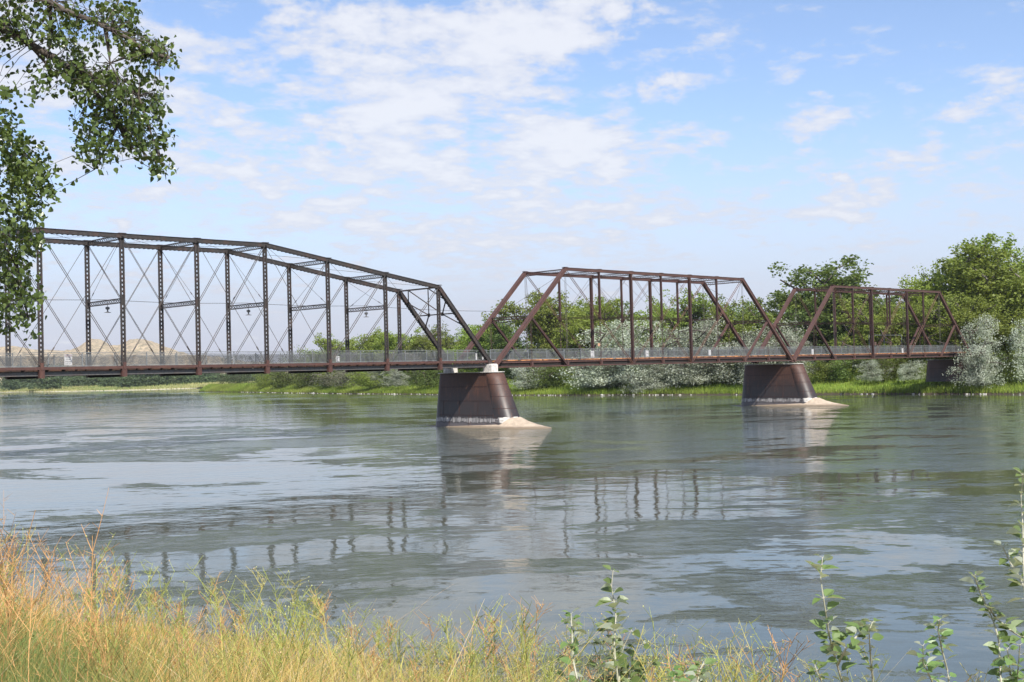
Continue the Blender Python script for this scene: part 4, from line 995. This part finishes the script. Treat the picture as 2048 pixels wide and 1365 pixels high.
# silver-leaved shoots at the right, each a plant of its own
m = m_simple('silver_stem', (.44, .42, .33), (.30, .30, .20), 20, .7); 
def leaf_shape(L, Wd, fold):
    """ovate leaf folded along the midrib; 8 verts"""
    out = [(0, 0, 0)]
    pts = [(.0, 0), (.12, .30), (.34, .5), (.62, .40), (.86, .17), (1.0, 0)]
    Vl = []; 
    for u, v in pts: Vl.append((u * L, v * Wd, fold * v * Wd - .12 * L * u * u))
    for u, v in pts[1:-1]: Vl.append((u * L, -v * Wd, fold * v * Wd - .12 * L * u * u))
    mid = [(u * L, 0, -.12 * L * u * u) for u, v in pts[1:-1]]
    Vl += mid
    F = []
    top = [0, 1, 2, 3, 4, 5]; bot = [0, 6, 7, 8, 9, 5]; md = [0, 10, 11, 12, 13, 5]
    for i in range(5):
        a = [top[i], md[i], md[i + 1], top[i + 1]]; b = [bot[i], bot[i + 1], md[i + 1], md[i]]
        for q in (a, b):
            q2 = []
            for z in q:
                if z not in q2: q2.append(z)
            F.append(tuple(q2))
    return np.array(Vl), F
def shoot(paths, label, seed, dens=1.0, lsz=.057):
    rg = np.random.default_rng(seed); D = 4.2
    base = at(paths[0][-1][0], paths[0][-1][1], D); X0 = Vector(base)
    r = empty('silver_leaf_shoot', X0); tag(r, label, 'plant', 'silver-leaved shoots in the right foreground')
    st = MB(); LV = []; LF = []; nn = 0
    for path in paths:
        P3 = [at(x, y, D + .12 * math.sin(i + seed)) - base for i, (x, y) in enumerate(path)]
        P3 = resample([tuple(p) for p in P3], .02); n = len(P3)
        st.tube(P3, [.0016 + .0032 * i / n for i in range(n)], 5)
        s = 0.; k = 0
        while s < n - 1:
            i = int(s); p = P3[i]; f = i / n
            for j in range(1 if rg.random() < .55 else 2):
                a = k * 2.4 + rg.uniform(-.5, .5) + j * 2.6; up = np.array(P3[max(0, i - 1)] - P3[min(n - 1, i + 1)]); up /= np.linalg.norm(up) + 1e-9
                L = lsz * rg.uniform(.42, 1.2) * (.55 + .45 * min(1, f * 5 + .1)); Vl, Fl = leaf_shape(L, L * rg.uniform(.6, .8), rg.uniform(.2, .7))
                d = np.array([math.cos(a), math.sin(a), rg.uniform(-.3, .8)]); d /= np.linalg.norm(d); sd = np.cross([0, 0, 1], d); sd /= np.linalg.norm(sd); nr = np.cross(d, sd)
                roll = rg.uniform(-.9, .9); sd2 = sd * math.cos(roll) + nr * math.sin(roll); nr2 = np.cross(d, sd2)
                Q = p + d * .010 + Vl[:, :1] * d + Vl[:, 1:2] * sd2 + Vl[:, 2:] * nr2
                LV += [tuple(v) for v in Q]; LF += [tuple(nn + z for z in q) for q in Fl]; nn += len(Vl)
                st.tube([p, p + d * .011], .0009, 3, False)
            s += rg.uniform(.4, 1.0) / dens; k += 1
    st.build('stem', m, r); me = bpy.data.meshes.new('leaves'); me.from_pydata(LV, [], LF); link('leaves', me, M['shootleaf'], r)
shoot([[(1226, 1143), (1222, 1165), (1232, 1230), (1228, 1300), (1238, 1365), (1240, 1560)], [(1262, 1262), (1240, 1310), (1238, 1390)], [(1205, 1290), (1225, 1340), (1238, 1420)], [(1300, 1330), (1262, 1370), (1240, 1450)], [(1282, 1290), (1262, 1330), (1250, 1400)], [(1215, 1262), (1226, 1300), (1236, 1360)], [(1275, 1350), (1262, 1380), (1245, 1440)], [(1192, 1340), (1210, 1370), (1232, 1430)]], 'tallest leafy green-and-silver shoot in the middle foreground', 1, 1.8, .060)
shoot([[(1142, 1228), (1144, 1262), (1146, 1320), (1156, 1365), (1165, 1560)], [(1112, 1318), (1140, 1370), (1160, 1440)]], 'shorter leafy shoot just left of the tallest one', 2, 1.2, .052)
shoot([[(1645, 1115), (1641, 1160), (1650, 1215), (1658, 1270), (1670, 1315), (1685, 1365), (1692, 1560)], [(1738, 1250), (1712, 1275), (1690, 1300), (1676, 1330)]], 'tall thin silver shoot with a side twig, standing alone before the slick water', 3, .95)
shoot([[(1745, 1245), (1738, 1262), (1740, 1300), (1746, 1365), (1750, 1560)]], 'thin silver shoot just right of the tall thin one', 4, 1.0, .046)
shoot([[(1880, 1240), (1876, 1262), (1884, 1300), (1896, 1345), (1900, 1390), (1902, 1560)], [(1846, 1292), (1846, 1325), (1870, 1375), (1900, 1430)]], 'forked silver shoot between the tall thin one and the right corner', 5, 1.1, .048)
shoot([[(1948, 1152), (1962, 1190), (1984, 1235), (1998, 1280), (2002, 1365), (2004, 1560)], [(2060, 1285), (2022, 1262), (1990, 1235), (1978, 1215)]], 'arching silver shoot with a branch to the right edge', 6, 1.1, .05)
shoot([[(2046, 950), (2042, 990), (2046, 1060), (2047, 1130), (2052, 1220), (2055, 1560)], [(2006, 1095), (2018, 1122), (2036, 1150), (2050, 1180)]], 'tallest silver shoot rising along the right edge', 7, 1., .05)
shoot([[(1412, 1318), (1400, 1340), (1394, 1370), (1396, 1560)]], 'low leafy shoot between the middle and right foreground plants', 8, 1.3, .048)
shoot([[(1345, 1345), (1350, 1370), (1352, 1560)]], 'tip of a low shoot right of the tallest middle one', 9, 1.3, .045)
shoot([[(1628, 1325), (1634, 1345), (1648, 1372), (1655, 1560)]], 'low silver shoot at the foot of the tall thin one', 10, 1.3, .045)
shoot([[(2015, 1300), (2020, 1340), (2026, 1380), (2030, 1560)], [(2040, 1290), (2036, 1340), (2030, 1400)]], 'dense low shoot in the bottom right corner', 11, 1.4, .05)

# overhanging cottonwood, its trunk just outside the left edge
def overhang():
    rg = np.random.default_rng(41); D0 = 15.0; A = lambda x, y, dz=0.: at(x, y, D0 + dz)
    X, Y = ground_xy(-820, 14.0); zg = NGZ - .9
    r = empty('cottonwood_tree', (X, Y, zg)); base = np.array([X, Y, zg])
    tag(r, 'near cottonwood whose leafy limbs hang into the view from the upper left', 'tree')
    tr = MB(); rel = lambda P: [np.array(p) - base for p in P]
    top = A(-760, -700); tr.tube(rel([base, base + np.array([.1, 0, 3]), A(-800, 60), A(-780, -260), top]), [.42, .36, .30, .22, .12], 10)
    limbs = [([(-790, -40, 0), (-420, -70, 0), (-120, 10, .1), (20, 62, .2), (120, 125, .3), (185, 178, .4), (240, 240, .5), (262, 300, .5)], .13),
             ([(-780, -260, 0), (-380, -170, -.5), (-60, -50, -.6), (95, 2, -.5), (205, 48, -.4), (290, 100, -.3), (338, 118, -.2)], .09),
             ([(-800, 60, 0), (-420, 90, .6), (-150, 170, .7), (-40, 225, .8), (8, 275, .8), (22, 330, .8)], .08),
             ([(-800, 60, 0), (-480, 260, .3), (-200, 380, .3), (-40, 450, .3), (30, 520, .3), (35, 600, .3)], .07),
             ([(120, 125, .3), (165, 150, .0), (215, 165, -.2), (290, 200, -.3), (318, 250, -.3), (322, 330, -.3)], .035),
             ([(95, 2, -.5), (100, 40, -.3), (106, 75, -.2)], .03), ([(205, 48, -.4), (215, 90, -.3), (222, 130, -.3)], .025), ([(60, 90, .3), (90, 118, .4), (112, 150, .5)], .02),
             ([(22, 330, .8), (60, 370, .8), (85, 400, .8)], .025), ([(8, 275, .8), (50, 310, .7), (90, 340, .7)], .025), ([(30, 520, .3), (55, 560, .2), (60, 640, .2)], .022),
             ([(240, 240, .5), (225, 290, .5), (190, 340, .5)], .02), ([(240, 240, .5), (290, 290, .4), (320, 350, .3)], .02)]
    LP = []
    for pts, r0 in limbs:
        P = [A(*p) for p in pts]; Q = resample([tuple(p) for p in P], .22); n = len(Q); Q = Q + rg.normal(size=Q.shape) * .012
        tr.tube(rel(Q), [r0 * (1 - .8 * i / (n - 1)) + .004 for i in range(n)], 7, False); LP.append(Q)
    LP = np.concatenate(LP)
    # leaf fields: x, y, rx, ry, twigs
    fields = [(40, 40, 110, 60, 55), (170, 70, 60, 50, 24), (230, 35, 50, 35, 18), (285, 95, 50, 45, 24), (325, 118, 26, 22, 9), (115, 150, 60, 35, 20), (205, 175, 65, 40, 30), (285, 200, 45, 50, 30),
              (190, 240, 50, 45, 24), (295, 275, 42, 40, 26), (180, 305, 45, 32, 18), (318, 330, 20, 26, 9), (240, 310, 30, 22, 6), (75, 190, 18, 20, 4), (5, 190, 22, 20, 6), (12, 262, 28, 40, 16),
              (50, 320, 48, 46, 30), (90, 375, 25, 22, 10), (30, 400, 55, 60, 40), (20, 480, 55, 40, 30), (68, 465, 20, 26, 8), (25, 550, 45, 45, 26), (50, 590, 34, 22, 11), (15, 630, 30, 32, 12), (55, 648, 18, 22, 5),
              (-120, 60, 120, 130, 80), (-150, 330, 130, 150, 80), (-330, 120, 160, 260, 90), (-90, 560, 80, 110, 40), (-250, -200, 300, 130, 90), (60, -70, 200, 60, 50), (-620, 50, 220, 380, 110)]
    LV = []; LF = []; nn = 0; yv = [];
    shape = np.array([(0, 0, 0), (.30, .44, .02), (.62, .30, 0), (1.02, 0, -.06), (.62, -.30, 0), (.30, -.44, .02), (.05, .28, 0), (.05, -.28, 0)])
    for fx, fy, rx, ry, nt in fields:
        for k in range(int(nt * 1.45)):
            while True:
                u, v = rg.uniform(-1, 1, 2)
                if u * u + v * v < 1: break
            tip = A(fx + u * rx, fy + v * ry, rg.normal() * .45)
            dl = np.linalg.norm(LP - tip, axis=1) + np.where(LP[:, 2] < tip[2] - .3, .6, 0); j = np.argsort(dl)[rg.integers(0, 5)]; s0 = LP[j]
            midp = (s0 + tip) / 2 + np.array([0, 0, .12]) + rg.normal(size=3) * .05
            if np.linalg.norm(s0 - tip) < .85: tr.tube(rel([s0, midp, tip]), [.007, .0045, .002], 3, False)
            big = 1.0
            for q in range(rg.integers(7, 14)):
                if rg.random() < .6: t = rg.uniform(.45, 1); p = (1 - t) ** 2 * s0 + 2 * t * (1 - t) * midp + t * t * tip if np.linalg.norm(s0 - tip) < .85 else tip
                else: p = tip
                p = p + rg.normal(size=3) * .055
                L = .066 * rg.uniform(.5, 1.3); d = rg.normal(size=3) * .7 + np.array([0, 0, -.55]); d /= np.linalg.norm(d); sd = np.cross(d, rg.normal(size=3)); sd /= np.linalg.norm(sd); nr = np.cross(d, sd)
                Q = p + (shape[:, :1] * d + shape[:, 1:2] * sd + (shape[:, 2:] + .25 * np.abs(shape[:, 1:2])) * nr) * L - base
                LV.append(Q); LF += [(nn, nn + 6, nn + 1, nn + 2), (nn, nn + 2, nn + 3, nn + 4), (nn, nn + 4, nn + 5, nn + 7)]; nn += 8
    tr.build('trunk', M['bark'], r, True); npmesh('crown', np.concatenate(LV), np.array(LF), M['nearleaf'], r)
overhang()

# ------------------------------------------------------------------ air
HAZE = True
if HAZE:
    mb = MB(); mb.box((-900, -1200, -12.5), (3900, 4200, 320)); hz = mb.build('haze', None)
    hm = bpy.data.materials.new('haze_air'); hm.use_nodes = True; nt = hm.node_tree; nt.nodes.clear(); q = G(nt); o = q.n('ShaderNodeOutputMaterial')
    pv = q.n('ShaderNodeVolumePrincipled'); pv.inputs['Color'].default_value = (.86, .90, .96, 1); pv.inputs['Density'].default_value = .00009; pv.inputs['Anisotropy'].default_value = .3
    nt.links.new(pv.outputs[0], o.inputs['Volume']); hz.data.materials.append(hm); tag(hz, kind='stuff', label='thin pale haze filling the river valley', cat='haze')
